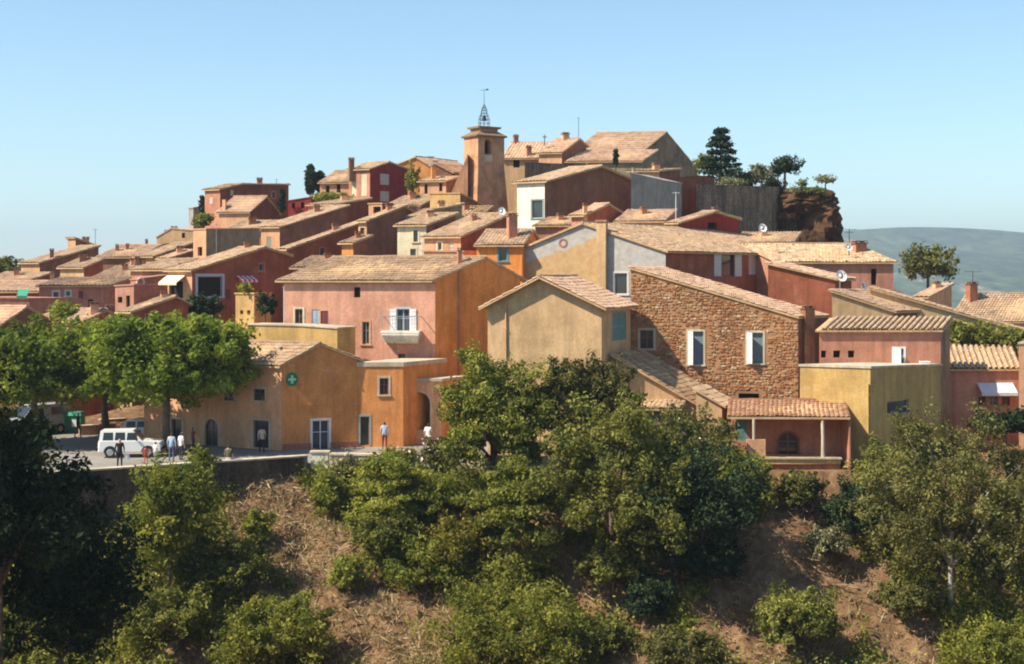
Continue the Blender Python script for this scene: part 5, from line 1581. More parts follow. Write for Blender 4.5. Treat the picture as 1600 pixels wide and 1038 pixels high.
veg('shrub', 'dark low bush where the rampart meets the cliff', 'shrub', 1208, 292, 141, 40, 22, 'broad', 'dark', .9, .22, zbase=Z(300, 141))
veg('shrub', 'small dark shrub right of the round-topped pine', 'shrub', 1254, 288, 142, 18, 16, 'broad', 'oak', .9, .2, zbase=Z(296, 142))
veg('shrub', 'yellow-green bush left of the fir beside the church', 'shrub', 1100, 258, 149, 34, 34, 'broad', 'lime', .8, .25, zbase=Z(278, 149))
veg('cypress', 'taller of the two dark cypresses on the left hilltop', 'tree', 485, 281, 166, 18, 46, 'column', 'dark', 1.0, .25, cr=.35, zbase=Z(306, 166))
veg('cypress', 'shorter blunt cypress of the hilltop pair', 'tree', 500, 284, 167, 19, 34, 'column', 'dark', 1.0, .25, cr=.35, zbase=Z(306, 167))
veg('cypress', 'thin dark cypress beside the big dark red house', 'tree', 441, 314, 161, 10, 36, 'column', 'dark', 1.0, .22, cr=.28, zbase=Z(336, 161))
veg('cypress', 'slim dark cypress standing before the church aisle', 'tree', 962, 246, 154, 6, 26, 'column', 'dark', 1.0, .2, cr=.22, zbase=Z(262, 154))
veg('cypress', 'dark cypress at the left tip of the hilltop', 'tree', 316, 320, 167, 10, 28, 'column', 'dark', 1.0, .22, cr=.28, zbase=Z(340, 167))
veg('shrub', 'green bush under the left hilltop cypress', 'shrub', 316, 346, 150, 34, 26, 'broad', 'oak', 1, .25, zbase=Z(362, 150))
veg('roof_garden', 'green roof garden before the peach house with two windows', 'shrub', 520, 309, 156, 60, 18, 'broad', 'lime', 1, .22, zbase=Z(318, 156))
veg('tree', 'dark slender tree right of the crimson house', 'tree', 646, 284, 156, 26, 54, 'broad', 'oak', 1, .25, zbase=Z(318, 156), trunk=.1)
veg('shrub', 'small green bush below the crimson house', 'shrub', 655, 312, 150, 26, 18, 'broad', 'lime', 1, .22, zbase=Z(322, 150))
veg('tree', 'loose green tree standing alone against the blue hills', 'tree', 1450, 416, 134, 88, 66, 'broad', 'olive', .75, .3, zbase=Z(470, 134), trunk=.15)
veg('tree', 'dark tree at the far left edge of the skyline', 'tree', 8, 420, 165, 60, 40, 'broad', 'oak', 1, .3, zbase=Z(455, 165), trunk=.15)
veg('tree', 'yellow-green tree among the left cluster of roofs', 'tree', 98, 490, 112, 46, 34, 'broad', 'lime', 1, .25, zbase=Z(525, 112), trunk=.1)
veg('ivy', 'dark ivy hanging below the glazed loggia', 'ivy', 314, 486, 108.5, 58, 52, 'broad', 'dark', 1.1, .22, zbase=Z(512, 108.5), ry=.5)
veg('potted_shrub', 'bushy plant spilling over the orange pillar-like wall', 'plant', 382, 452, 107.6, 30, 22, 'broad', 'lime', 1, .2, zbase=Z(462, 107.6))
veg('shrub', 'dark green conical shrub on the yellow terrace', 'shrub', 416, 478, 96.5, 32, 46, 'broad', 'dark', 1.1, .2, zbase=Z(508, 96.5))
for px_, lab in ((1500, 'thick green hedge left end above the shaded pink house'), (1545, 'thick green hedge middle above the shaded pink house'), (1590, 'thick green hedge right end above the shaded pink house')):
    veg('hedge', lab, 'hedge', px_, 524 + (px_ - 1500) * .12, 96.4, 66, 46, 'broad', 'oak', 1.1, .24, zbase=Z(560, 96.4), group='hedge behind the right houses')
veg('shrub', 'dark hedge mass in front of the shaded pink house', 'shrub', 1570, 662, 86, 110, 44, 'broad', 'dark', 1.1, .2)

# ravine: trees and shrubs
VEG = [
 ('oak_tree', 'tall oak added beyond the left picture edge to shade the corner, only its leaf tips in view', 'tree', -235, 640, 47, 420, 560, 'broad', 'dark', 1.0, .2, dict(tall=True, trunk=.3)),  # oak added off frame to throw shade on the lower left trees
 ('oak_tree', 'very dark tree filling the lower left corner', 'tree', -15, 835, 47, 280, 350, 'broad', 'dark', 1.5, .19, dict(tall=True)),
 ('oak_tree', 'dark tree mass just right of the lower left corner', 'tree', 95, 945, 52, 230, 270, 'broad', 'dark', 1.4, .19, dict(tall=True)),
 ('oak_tree', 'yellow-tinged tree top at the left edge below the van', 'tree', 4, 705, 49.5, 120, 130, 'broad', 'yellow', .9, .16, dict(tall=True)),
 ('acacia_tree', 'light green young tree against the retaining wall', 'tree', 268, 826, 70, 122, 210, 'broad', 'lime', 1.0, .2, dict(trunk=.09)),
 ('shrub', 'dark rounded shrub at the foot of the light green young tree', 'shrub', 380, 890, 67, 78, 82, 'broad', 'oak', 1.1, .17, {}),
 ('shrub', 'single green shrub on the bare earth slope', 'shrub', 402, 825, 71, 46, 52, 'broad', 'lime', 1.1, .16, {}),
 ('shrub', 'wide yellow-green bush at the bottom left of the bare slope', 'shrub', 428, 990, 60, 150, 105, 'broad', 'lime', 1.1, .17, {}),
 ('shrub', 'bush at the upper end of the bare slope beside the fence panel', 'shrub', 520, 775, 75, 66, 76, 'broad', 'lime', 1.0, .18, {}),
 ('acacia_tree', 'bright green feathery tree below the white pillar', 'tree', 605, 770, 75, 130, 110, 'layer', 'lime', 1.0, .19, dict(trunk=.08)),
 ('shrub', 'dark green thicket under the bright feathery tree', 'shrub', 600, 842, 70, 90, 80, 'broad', 'oak', 1.0, .17, {}),
 ('shrub', 'olive-green thicket in the middle of the slope', 'shrub', 665, 885, 66, 115, 80, 'broad', 'lime', .9, .17, {}),
 ('pine_tree', 'large feathery pine covering the orange gable corner', 'tree', 770, 655, 79, 150, 200, 'broad', 'pine', 1.5, .19, dict(trunk=.16, cr=.72)),
 ('pine_tree', 'smaller pine spreading below the large feathery pine', 'tree', 800, 815, 66, 140, 180, 'layer', 'pine', 1.05, .18, dict(trunk=.12)),
 ('olive_tree', 'silvery green tree before the tan gabled house', 'tree', 908, 637, 81, 146, 135, 'broad', 'olive', 1.2, .19, dict(trunk=.13, cr=.62)),
 ('oak_tree', 'big oak with bright rounded clumps in the centre', 'tree', 955, 765, 64, 230, 250, 'broad', 'oak', 1.3, .17, dict(trunk=.2, cr=.75)),
 ('oak_tree', 'dark oak right of the big centre oak', 'tree', 1095, 800, 66, 180, 190, 'broad', 'dark', 1.2, .17, dict(trunk=.17)),
 ('shrub', 'flowering bush below the crumbling shed roof', 'shrub', 1075, 690, 77, 140, 85, 'broad', 'olive', 1.0, .18, dict(flowers=120)),
 ('shrub', 'bright green bush left of the porch floor', 'shrub', 1160, 760, 73, 84, 100, 'broad', 'lime', 1.0, .17, {}),
 ('shrub', 'wide green bush at the bottom centre', 'shrub', 790, 985, 58, 215, 130, 'broad', 'lime', 1.05, .16, {}),
 ('shrub', 'yellowing bush in the gap under the smaller pine', 'shrub', 720, 850, 72, 90, 80, 'broad', 'yellow', .8, .16, {}),
 ('olive_tree', 'large olive-green tree with pale forked trunk at the lower right', 'tree', 1488, 800, 62, 240, 270, 'broad', 'olive', 1.5, .15, dict(trunk=.13, bark='palebark', cr=.78, limbs=4)),
 ('olive_tree', 'olive-green tree cut by the right picture edge', 'tree', 1620, 850, 60, 130, 280, 'broad', 'olive', 1.0, .15, dict(trunk=.1, bark='palebark')),
 ('shrub', 'dark shrub under the yellow cube house', 'shrub', 1395, 745, 75, 120, 90, 'broad', 'oak', 1.1, .18, {}),
 ('shrub', 'shaded bush at the bottom of the dark hollow', 'shrub', 1245, 965, 60, 120, 95, 'broad', 'oak', 1.0, .16, {}),
 ('shrub', 'small dark bush left of the dark hollow', 'shrub', 1010, 935, 62, 70, 80, 'broad', 'dark', 1.0, .16, {}),
 ('shrub', 'fresh green bush at the lower right corner', 'shrub', 1560, 1010, 55, 130, 80, 'broad', 'lime', 1.0, .15, {}),
 ('shrub', 'leafy bush hanging below the porch floor', 'shrub', 1250, 765, 76, 70, 56, 'broad', 'olive', 1.0, .17, {}),
 ('oleander', 'pale flowering oleander before the archway', 'shrub', 682, 712, 79.5, 46, 46, 'broad', 'olive', .9, .17, dict(flowers=260)),
 ('oleander', 'pale flowering oleander beside the white pillar', 'shrub', 548, 735, 79.5, 60, 40, 'broad', 'olive', .9, .17, dict(flowers=150)),
 ('oleander', 'low pale flowering oleander below the annex', 'shrub', 618, 718, 80, 56, 34, 'broad', 'lime', .9, .17, dict(flowers=200)),
 ('shrub', 'bush growing over the wall near the person sitting', 'shrub', 315, 722, 80.5, 40, 40, 'broad', 'lime', 1.0, .17, {}),
 ('shrub', 'round bush at the trunk of the big centre oak', 'shrub', 960, 880, 70, 110, 70, 'broad', 'oak', 1.0, .17, {}),
 ('shrub', 'dark bush at the trunk of the dark oak', 'shrub', 1105, 880, 70, 100, 60, 'broad', 'dark', 1.0, .17, {}),
 ('shrub', 'dry-looking bush on the earth right of the leafy porch bush', 'shrub', 1290, 850, 72, 60, 44, 'broad', 'grey', .9, .16, {}),
 ('shrub', 'olive bush at the foot of the pale forked trunk', 'shrub', 1420, 935, 66, 90, 60, 'broad', 'olive', 1.0, .16, {}),
 ('shrub', 'shaded bush below the light green young tree', 'shrub', 255, 965, 64, 120, 80, 'broad', 'oak', 1.0, .17, {}),
 ('shrub', 'small scrubby bush on the right rim of the bare slope', 'shrub', 545, 900, 68, 60, 60, 'broad', 'lime', 1.0, .16, {}),
 ('shrub', 'green bush on the bank under the large feathery pine', 'shrub', 705, 775, 76, 80, 60, 'broad', 'lime', 1.0, .17, {}),
 ('shrub', 'bushy thicket between big centre oak and flowering bush', 'shrub', 1020, 700, 77, 80, 60, 'broad', 'oak', 1.0, .17, {}),
 ('shrub', 'low bush at the very bottom between two bare patches', 'shrub', 930, 1000, 62, 90, 60, 'broad', 'oak', 1.0, .16, {}),
 ('shrub', 'low shrub at the bottom edge right of centre', 'shrub', 1060, 1020, 58, 110, 60, 'broad', 'olive', 1.0, .16, {}),
 ('shrub', 'dark ivy-like shrub beneath the yellow cube wall', 'shrub', 1340, 800, 73, 90, 90, 'broad', 'dark', 1.0, .17, {}),
]
for (nm, lab, cat, px, py, D, w, h, kind, mat, dens, leaf, kw) in VEG:
    if not kw.pop('tall', False):
        D = max(D - 6, min(hit(px, py + h * (0.5 if nm == 'shrub' else 0.56)), 82.0)) - 0.2
    veg(nm, lab, cat, px, py, D, w * 1.12, h * 1.1, kind, mat, dens * 1.2, leaf * .95, **kw)

# undergrowth: dry grass and low scrub over the slope (one mass)
BARE = [[(372, 752), (455, 742), (500, 790), (545, 840), (590, 900), (625, 950), (720, 1060), (500, 1060), (490, 965), (440, 905), (390, 880), (340, 815)],
        [(850, 850), (960, 860), (1070, 900), (1080, 930), (980, 980), (900, 960), (860, 900)],
        [(1310, 890), (1370, 880), (1470, 970), (1470, 1060), (1380, 1060)], [(1190, 780), (1320, 770), (1350, 900), (1330, 1060), (1130, 1060), (1090, 900)], [(690, 790), (770, 810), (860, 870), (850, 920), (700, 900)], [(590, 920), (700, 930), (720, 1000), (640, 990)]]
def inpoly(px, py, poly):
    r = np.zeros(len(px), bool); n = len(poly)
    for i in range(n):
        (x0, y0), (x1, y1) = poly[i], poly[(i + 1) % n]
        c = ((y0 > py) != (y1 > py)) & (px < (x1 - x0) * (py - y0) / ((y1 - y0) + 1e-9) + x0)
        r ^= c
    return r
def undergrowth():
    rng = np.random.default_rng(4)
    n = 42000
    D = rng.uniform(46, 82, n); px = rng.uniform(-60, 1660, n)
    x = (px - 800) / F * D
    ok = (D < edge_y(x) - .3)
    x, D = x[ok], D[ok]
    z = terrain(x, D)
    px = 800 + x / D * F; py = HOR + (H - z) / D * F
    ok = py < 1085; x, D, z, px, py = x[ok], D[ok], z[ok], px[ok], py[ok]
    bare = np.zeros(len(x), bool)
    for k, poly in enumerate(BARE): bare |= inpoly(px, py, poly)
    dn = vnoise(x, D, 3.2, 21) + .6 * vnoise(x, D, 1.2, 22)
    green = (dn > -0.2) & ~bare
    gl = green & (vnoise(x, D, 4.0, 41) > 0.0); green = green & ~gl; dryg = ~(green | gl)
    thin = rng.random(len(x)) < np.where(inpoly(px, py, BARE[0]), .95, .16)
    for nm, sel, mat, per, hh, leaf, el in (('dry_grass', dryg & thin, 'dry', 9, .22, .2, 2.4), ('undergrowth', green, 'oak', 26, .95, .19, 1.0), ('ground_cover', gl, 'lime', 26, .8, .18, 1.0)):
        px_, py_, pz = x[sel], D[sel], z[sel]
        m = len(px_)
        idx = np.repeat(np.arange(m), per)
        sc = rng.uniform(.4, 1.5, m)[idx]
        P = np.stack([px_[idx] + rng.normal(0, .27, len(idx)) * sc, py_[idx] + rng.normal(0, .27, len(idx)) * sc, pz[idx] + np.abs(rng.normal(0, hh * .5, len(idx))) * sc + .04], 1)
        V, Fq = leaf_cloud(P, leaf, rng, flat=.3 if nm != 'dry_grass' else 0.0, elong=el)
        t = np.clip(rng.normal(.55, .25, m)[idx] + rng.normal(0, .15, len(idx)), 0, 1)
        o = place(nm, npmesh(nm, V, Fq, LF[mat], tint=t)); tag(o, {'dry_grass': 'dry straw-coloured grass tufts on the ravine slope', 'undergrowth': 'low dark green scrub covering the ravine slope', 'ground_cover': 'low yellow-green brush covering the ravine slope'}[nm], {'dry_grass': 'grass', 'undergrowth': 'scrub', 'ground_cover': 'brush'}[nm], kind='stuff')
    # loose stones
    k = 2600
    D = rng.uniform(56, 82, k); px = rng.uniform(-20, 1620, k); x = (px - 800) / F * D
    ok = D < edge_y(x) - .3; x, D = x[ok], D[ok]; z = terrain(x, D); k = len(x)
    r = rng.gamma(2.0, .05, k) + .03
    octv = np.array([(1, 0, 0), (0, 1, 0), (-1, 0, 0), (0, -1, 0), (0, 0, .8), (0, 0, -.5)], dtype=float)
    V = octv[None] * r[:, None, None] * rng.uniform(.6, 1.3, (k, 6, 1)) + np.stack([x, D, z], 1)[:, None, :]
    f = np.array([(0, 1, 4), (1, 2, 4), (2, 3, 4), (3, 0, 4), (1, 0, 5), (2, 1, 5), (3, 2, 5), (0, 3, 5)])
    Fq = (f[None] + (np.arange(k) * 6)[:, None, None]).reshape(-1, 3)
    o = place('loose_stones', npmesh('loose_stones', V.reshape(-1, 3), Fq, EARTH)); tag(o, 'loose ochre stones scattered on the bare slope', 'stones', kind='stuff')
undergrowth()

# ------------------------------------------------------------------ vehicles
def loft_sections(mb, secs, mi=0):
    n = len(secs[0]); k0 = len(mb.v)
    for s in secs: mb.v += [tuple(p) for p in s]
    for i in range(len(secs) - 1):
        for j in range(n):
            mb.f.append((k0 + i * n + j, k0 + i * n + (j + 1) % n, k0 + (i + 1) * n + (j + 1) % n, k0 + (i + 1) * n + j)); mb.mi.append(mi)
    mb.f.append(tuple(k0 + j for j in range(n))); mb.mi.append(mi)
    mb.f.append(tuple(k0 + (len(secs) - 1) * n + j for j in range(n))); mb.mi.append(mi)
def car(name, label, loc, yaw, side, roofline, L, W, paint, wheel_r=.34, wx=(.2, .79), glass=None, group='vehicles parked on the square'):
    root = empty(name, loc); tag(root, label, 'van' if 'van' in name else 'car', group)
    cy, sy = math.cos(yaw), math.sin(yaw)
    def Wd(p): return (loc[0] + p[0] * cy - p[1] * sy, loc[1] + p[0] * sy + p[1] * cy, loc[2] + p[2])
    def fin(mb, nm, mat, par, smooth=False):
        mb.v = [Wd(v) for v in mb.v]; return mb.build(nm, mat, par, smooth=smooth)
    hw = W / 2
    def prof(pts, yk, sc):
        zc = sum(p[1] for p in pts) / len(pts)
        return [(p[0] * sc + (1 - sc) * L / 2, yk, zc + (p[1] - zc) * (sc * .5 + .5)) for p in pts]
    mb = MB(); loft_sections(mb, [prof(side, -hw, .955), prof(side, -hw * .94, 1.0), prof(side, hw * .94, 1.0), prof(side, hw, .955)])
    body = fin(mb, 'body', paint, root)
    # greenhouse
    mb = MB()
    base_z = min(p[1] for p in roofline); top_z = max(p[1] for p in roofline)
    def gh(y0, tuck): return [(p[0], y0 * (1 - tuck * (p[1] - base_z) / (top_z - base_z)), p[1]) for p in roofline]
    loft_sections(mb, [gh(-hw * .93, .14), gh(hw * .93, .14)]); cab = fin(mb, 'cabin', paint, root)
    # side glass, in panes between pillars
    panes = glass or []
    for (x0, x1, z0, z1) in panes:
        for s in (-1, 1):
            mb = MB()
            def q(x, z): return (x, s * (hw * .93 * (1 - .14 * (z - base_z) / (top_z - base_z)) + .008), z)
            mb.add([q(x0, z0), q(x1, z0), q(x1 - .02, z1), q(x0 + .05, z1)], [(0, 1, 2, 3)]); fin(mb, 'window', PL['glass'], cab)
    # front and rear screens
    rl = sorted(roofline, key=lambda p: p[0])
    for (a, b, nm) in ((roofline[0], roofline[1], 'rear_window'), (roofline[-1], roofline[-2], 'windscreen')):
        d = Vector((b[0] - a[0], 0, b[1] - a[1])); nn = Vector((-d.z, 0, d.x)).normalized()
        if (nm == 'windscreen') != (nn.x > 0): nn = -nn
        mb = MB(); w0, w1 = hw * .84, hw * .74
        p0 = Vector((a[0], 0, a[1])) + d * .1 + nn * .01; p1 = Vector((a[0], 0, a[1])) + d * .88 + nn * .01
        mb.add([(p0.x, -w0, p0.z), (p0.x, w0, p0.z), (p1.x, w1, p1.z), (p1.x, -w1, p1.z)], [(0, 1, 2, 3)]); fin(mb, nm, PL['glass'], cab)
    for fx in wx:
        for s in (-1, 1):
            m = 14; mb = MB(); V = []
            for y in (s * (hw - .2), s * (hw + .012)):
                V += [(L * fx + wheel_r * math.cos(2 * math.pi * j / m), y, wheel_r + wheel_r * math.sin(2 * math.pi * j / m)) for j in range(m)]
            mb.add(V, [(j, (j + 1) % m, m + (j + 1) % m, m + j) for j in range(m)] + [tuple(range(m)), tuple(range(m, 2 * m))])
            wh = fin(mb, 'wheel', PL['rubber'], root)
            mb = MB(); V = []
            for r_, y in ((wheel_r * .6, hw + .016), (wheel_r * .5, hw + .03)):
                V += [(L * fx + r_ * math.cos(2 * math.pi * j / m), s * y, wheel_r + r_ * math.sin(2 * math.pi * j / m)) for j in range(m)]
            mb.add(V, [(j, (j + 1) % m, m + (j + 1) % m, m + j) for j in range(m)] + [tuple(range(m, 2 * m))]); fin(mb, 'rim', PL['metal'], wh)
            mb = MB(); V = []
            for y in (s * (hw - .3), s * (hw + .004)):
                V += [(L * fx + wheel_r * 1.17 * math.cos(math.pi * j / 10), y, wheel_r + wheel_r * 1.17 * math.sin(math.pi * j / 10)) for j in range(11)]
            mb.add(V, [tuple(range(11)), tuple(range(11, 22))]); fin(mb, 'wheel_arch', PL['rubber'], body)
    zl = side[0][1] + .42
    for s in (-1, 1):
        mb = MB(); mb.box((L - .015, s * hw * .72, zl), (.05, .28, .16)); fin(mb, 'headlight', PL['metal'], body)
        mb = MB(); mb.box((.015, s * hw * .82, zl + .05), (.05, .14, .24)); fin(mb, 'tail_light', PL['lightred'], body)
        mb = MB(); mb.box((L * .62, s * (hw + .08), base_z + .1), (.1, .16, .13)); fin(mb, 'wing_mirror', PL['rubber'], body)
    for x_ in (-.02, L + .02):
        mb = MB(); mb.box((x_, 0, side[0][1] + .16), (.12, W * .96, .17)); fin(mb, 'bumper', PL['rubber'], body)
    return root
gz = 0.02
car('estate_car', 'white off-road estate car parked side-on on the square', (X(156, 85.0), 85.0, gz), R(6),
    [(0, .38), (3.72, .38), (3.76, .62), (3.7, .93), (2.75, 1.0), (0.06, 1.02)], [(0.08, 1.0), (.16, 1.62), (2.05, 1.64), (2.62, 1.0)], 3.75, 1.66, PL['carwhite'],
    glass=[(.3, .92, 1.06, 1.52), (1.0, 1.62, 1.06, 1.52), (1.7, 2.32, 1.06, 1.5)])
car('hatchback_car', 'white small car half hidden behind the off-road estate car', (X(186, 93.5), 93.5, gz), R(12),
    [(0, .3), (3.3, .3), (3.36, .5), (3.25, .72), (2.5, .86), (.05, .88)], [(.1, .86), (.5, 1.38), (1.7, 1.42), (2.5, .86)], 3.35, 1.58, PL['carwhite'], wheel_r=.29,
    glass=[(.5, 1.1, .92, 1.3), (1.18, 1.95, .92, 1.3)])
car('delivery_van', 'silver-white delivery van in the shade of the left plane tree', (X(98, 99), 99, gz), R(236),
    [(0, .35), (4.5, .35), (4.56, .7), (4.4, 1.05), (3.9, 1.2), (0, 1.25)], [(.03, 1.2), (.05, 2.05), (3.0, 2.08), (3.95, 1.2)], 4.55, 1.85, PL['cargrey'], wheel_r=.33,
    glass=[(2.2, 2.95, 1.3, 1.85), (.5, 1.6, 1.35, 1.85)])
# green recycling container
q = Vector((X(117, 98.5), 98.5, 0.02)); r0 = empty('recycling_container', tuple(q)); tag(r0, 'green recycling container beside the delivery van', 'container')
mb = MB(); mb.box((q.x, q.y, .62), (1.15, 1.0, 1.2)); mb.build('tub', PL['green'], r0)
mb = MB(); mb.box8([(q.x - .62, q.y - .56, 1.222), (q.x + .62, q.y - .56, 1.222), (q.x + .62, q.y + .56, 1.222), (q.x - .62, q.y + .56, 1.222), (q.x - .5, q.y - .4, 1.45), (q.x + .5, q.y - .4, 1.45), (q.x + .5, q.y + .4, 1.45), (q.x - .5, q.y + .4, 1.45)]); mb.build('lid', PL['awngreen'], r0)
mb = MB(); mb.box((q.x + .2, q.y - .505, .7), (.5, .012, .5)); mb.build('label_plate', PL['whitepaint'], r0)
# low stone planters at the back of the square
for lab, px, D, L in (('low pinkish planter wall behind the estate car', 152, 97, 2.4), ('low pinkish planter wall farther back on the square', 176, 101, 1.8)):
    q = Vector((X(px, D), D, 0)); r0 = empty('planter', tuple(q)); tag(r0, lab, 'planter', 'planters on the square')
    mb = MB(); mb.box((q.x, q.y, .3), (L, .5, .7), .5); mb.build('wall', S['rose'], r0)
    mb = MB(); mb.box((q.x, q.y, .69), (L + .1, .6, .07), .5); mb.build('coping', S['coping'], r0)

# ------------------------------------------------------------------ people
PEOPLE = []
def cloth(key, c): return plain('cloth_' + key, c, 0.85, var=.08)
def person(label, px, D, z, face, shirt, trou, pose='stand', scale=1.0, bag=None, sleeves=False, seed=0):
    rng = random.Random(seed)
    w = rng.uniform(-.05, .05)
    J = {'pel': (0, 0, .95), 'sp': (0, .01, 1.15), 'ch': (0, 0, 1.35), 'nk': (0, 0, 1.5), 'hd': (0, -.02, 1.6), 'tp': (0, -.02, 1.72)}
    rad = {'pel': (.155, .115), 'sp': (.14, .10), 'ch': (.165, .11), 'nk': (.06, .06), 'hd': (.085, .10), 'tp': (.06, .07)}
    E = [('pel', 'sp'), ('sp', 'ch'), ('ch', 'nk'), ('nk', 'hd'), ('hd', 'tp')]
    for s, t in ((-1, 'l'), (1, 'r')):
        J['sh' + t] = (s * .18, 0, 1.42); rad['sh' + t] = (.065, .065)
        if pose == 'stand':
            sw = rng.uniform(-.12, .12)
            el = (s * .25, sw * .4, 1.14); wr = (s * .24, -.08 + sw, .90); ha = (s * .235, -.11 + sw, .80)
            kn = (s * .10, -.03 + s * w, .50); an = (s * .11, .03 + s * w * 1.5, .09); to = (s * .12, -.12 + s * w * 1.5, .04)
        elif pose == 'walk':
            el = (s * .24, .06 * s, 1.14); wr = (s * .23, -.12 + .12 * s, .93); ha = (s * .225, -.16 + .13 * s, .84)
            kn = (s * .09, -.10 * s - .04, .51); an = (s * .10, -.16 * s + .06, .10); to = (s * .10, -.16 * s - .09, .05)
        else:  # sitting on a wall
            el = (s * .24, -.03, 1.16); wr = (s * .18, -.26, 1.04); ha = (s * .15, -.34, 1.02)
            kn = (s * .12, -.44, .93); an = (s * .12, -.46, .50); to = (s * .13, -.60, .46)
        for k, p, r_ in (('el', el, .043), ('wr', wr, .03), ('ha', ha, .038), ('kn', kn, .062), ('an', an, .042), ('to', to, .035)):
            J[k + t] = p; rad[k + t] = (r_, r_)
        J['hp' + t] = (s * .09, 0, .88 if pose != 'sit' else .93); rad['hp' + t] = (.088, .088)
        E += [('ch', 'sh' + t), ('sh' + t, 'el' + t), ('el' + t, 'wr' + t), ('wr' + t, 'ha' + t), ('pel', 'hp' + t), ('hp' + t, 'kn' + t), ('kn' + t, 'an' + t), ('an' + t, 'to' + t)]
    names = list(J)
    me = bpy.data.meshes.new('person')
    me.from_pydata([J[n] for n in names], [(names.index(a), names.index(b)) for a, b in E], [])
    o = bpy.data.objects.new('person_tmp', me); link(o)
    md = o.modifiers.new('skin', 'SKIN'); md.use_smooth_shade = True
    sv = me.skin_vertices[0].data
    for i, n in enumerate(names): sv[i].radius = rad[n]; sv[i].use_root = (n == 'pel')
    o.modifiers.new('sub', 'SUBSURF').levels = 1
    PEOPLE.append((o, label, (X(px, D), D, z), face, shirt, trou, pose, scale, bag, J, sleeves))
def finish_people():
    bpy.context.view_layer.update()
    dg = bpy.context.evaluated_depsgraph_get()
    for (o, label, loc, face, shirt, trou, pose, scale, bag, J, sleeves) in PEOPLE:
        me = bpy.data.meshes.new_from_object(o.evaluated_get(dg))
        me.name = 'body'
        bm = bmesh.new(); bm.from_mesh(me)
        # fingers: five thin tapered tubes rooted in each palm
        extra = MB()
        for t, s in (('l', -1), ('r', 1)):
            h = Vector(J['ha' + t]); wv = (h - Vector(J['wr' + t])).normalized(); side = Vector((0, 1, 0)) if abs(wv.z) > .6 else Vector((1, 0, 0))
            for k in range(4):
                a = h + side * (.027 * (k - 1.5)) + wv * .01; L = (.07, .082, .078, .06)[k]
                extra.tube([a, a + wv * L * .55, a + wv * L + Vector((-s * .015, -.012, 0))], [.0095, .0085, .006], 5)
            a = h - side * .035 - wv * .02; extra.tube([a, a - side * .022 + wv * .03, a - side * .02 + wv * .055], [.011, .009, .007], 5)
        n0 = len(bm.verts)
        vs_ = [bm.verts.new(v) for v in extra.v]
        fing = []
        for f in extra.f: fing.append(bm.faces.new([vs_[i] for i in f]))
        fs_ = set(fing)
        # nose, ears
        hx = Vector(J['hd'])
        for f in bm.faces:
            f.smooth = True
            c = f.calc_center_median(); mi = 1
            if f in fs_: mi = 0
            elif c.z > 1.46 and abs(c.x) < .13:
                mi = 3 if (c.z > 1.68 or (c.y > .01 and c.z > 1.52)) else 0
            elif c.z > .93 if pose != 'sit' else (c.z > .97 and c.y > -.2):
                arm = abs(c.x) > .2
                mi = 1 if (not arm or c.z > (1.22 if not sleeves else .92)) else 0
            elif abs(c.x) > .2 and c.z > .75 and pose != 'sit': mi = 0
            elif pose == 'sit' and c.z > .97: mi = 0
            else:
                mi = 2
                if c.z < (.085 if pose != 'sit' else .53): mi = 4
            f.material_index = mi
        me.materials.clear()
        for m in (PL['skin'], shirt, trou, PL['hairdark'], PL['rubber']): me.materials.append(m)
        bm.to_mesh(me); bm.free()
        p = bpy.data.objects.new('person', me); link(p)
        p.location = loc; p.rotation_euler = (0, 0, face); p.scale = (scale,) * 3
        tag(p, label, 'person', 'people on the square')
        if bag:
            mb = MB(); mb.box8([(.26, -.1, .45), (.56, -.1, .45), (.56, .1, .45), (.26, .1, .45), (.29, -.07, .8), (.53, -.07, .8), (.53, .07, .8), (.29, .07, .8)])
            b = mb.build('bag', bag, None); b.location = loc; b.rotation_euler = (0, 0, face); b.scale = (scale,) * 3
            tag(b, 'white carrier bag held by the person in black at the wall', 'bag')
        bpy.data.objects.remove(o)
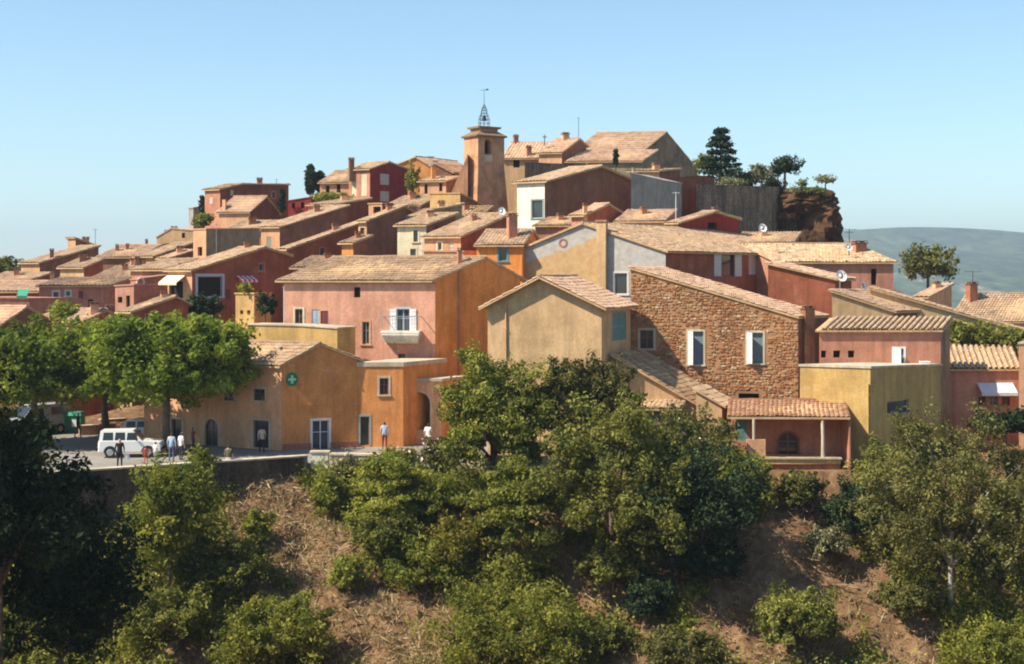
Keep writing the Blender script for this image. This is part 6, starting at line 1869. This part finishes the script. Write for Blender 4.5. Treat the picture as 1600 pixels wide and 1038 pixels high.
blk = cloth('black', (.02, .02, .022)); navy = cloth('navy', (.03, .035, .06)); sky_ = cloth('light_blue', (.35, .45, .58)); wht = cloth('white', (.7, .7, .68)); redc = cloth('red', (.5, .06, .06)); brn = cloth('olive', (.10, .095, .05)); maroon = cloth('maroon', (.14, .035, .04)); jean = cloth('jeans', (.09, .12, .2)); beige = cloth('beige', (.45, .38, .3))
person('person in light blue shirt and dark trousers before the annex', 601, 88.6, .02, R(185), sky_, maroon, 'stand', 1.02, seed=1)
person('person in white top half hidden by oleander near the archway', 669, 88, .02, R(160), wht, navy, 'walk', 1.0, seed=2)
person('person in black standing at the wall before the estate car', 187, 79.9, .02, R(20), blk, blk, 'stand', .98, bag=PL['whitepaint'], sleeves=True, seed=3)
person('child in red beside the front wheel of the estate car', 228, 81.6, .02, R(200), redc, redc, 'stand', .62, seed=4)
person('small person in pale clothes leaning near the wall by the child', 243, 81.9, .02, R(150), wht, sky_, 'stand', .74, seed=5)
person('person in light blue shirt and jeans under the plane tree', 268, 82.6, .02, R(175), sky_, jean, 'stand', 1.0, sleeves=True, seed=6)
person('person in maroon top before the orange facade', 302, 86.3, .02, R(120), maroon, blk, 'walk', .98, seed=7)
person('person in olive top and white trousers sitting on the wall', 357, float(edge_y(X(357, 79.4))) + .02, .52 - .87, R(170), brn, wht, 'sit', 1.0, seed=8)
person('dark figure walking in front of the green recycling container', 122, 95.0, .02, R(90), blk, navy, 'walk', 1.0, sleeves=True, seed=9)
person('person in white shirt next to the person in light blue shirt under the plane tree', 283, 83.4, .02, R(140), wht, navy, 'stand', .97, seed=11)
person('person in beige at the shaded door of the corner house', 409, 86.6, .02, R(200), beige, blk, 'walk', .98, seed=12)
finish_people()

# ------------------------------------------------------------------ haze: even, thin air round everything up to the mountains
hz, nt, b = newmat('haze')
nt.nodes.remove(b)
pv_ = nd(nt, 'ShaderNodeVolumePrincipled')
pv_.inputs['Color'].default_value = (0.62, 0.78, 0.95, 1)
pv_.inputs['Density'].default_value = HAZE
pv_.inputs['Anisotropy'].default_value = 0.2
nt.links.new(pv_.outputs[0], nt.nodes['Material Output'].inputs['Volume'])
if HAZE > 0:
    mb = MB(); mb.box((0, 2950, 90), (8800, 6300, 272)); tag(mb.build('haze', hz), 'thin blue summer haze over the valley', 'haze', kind='stuff')
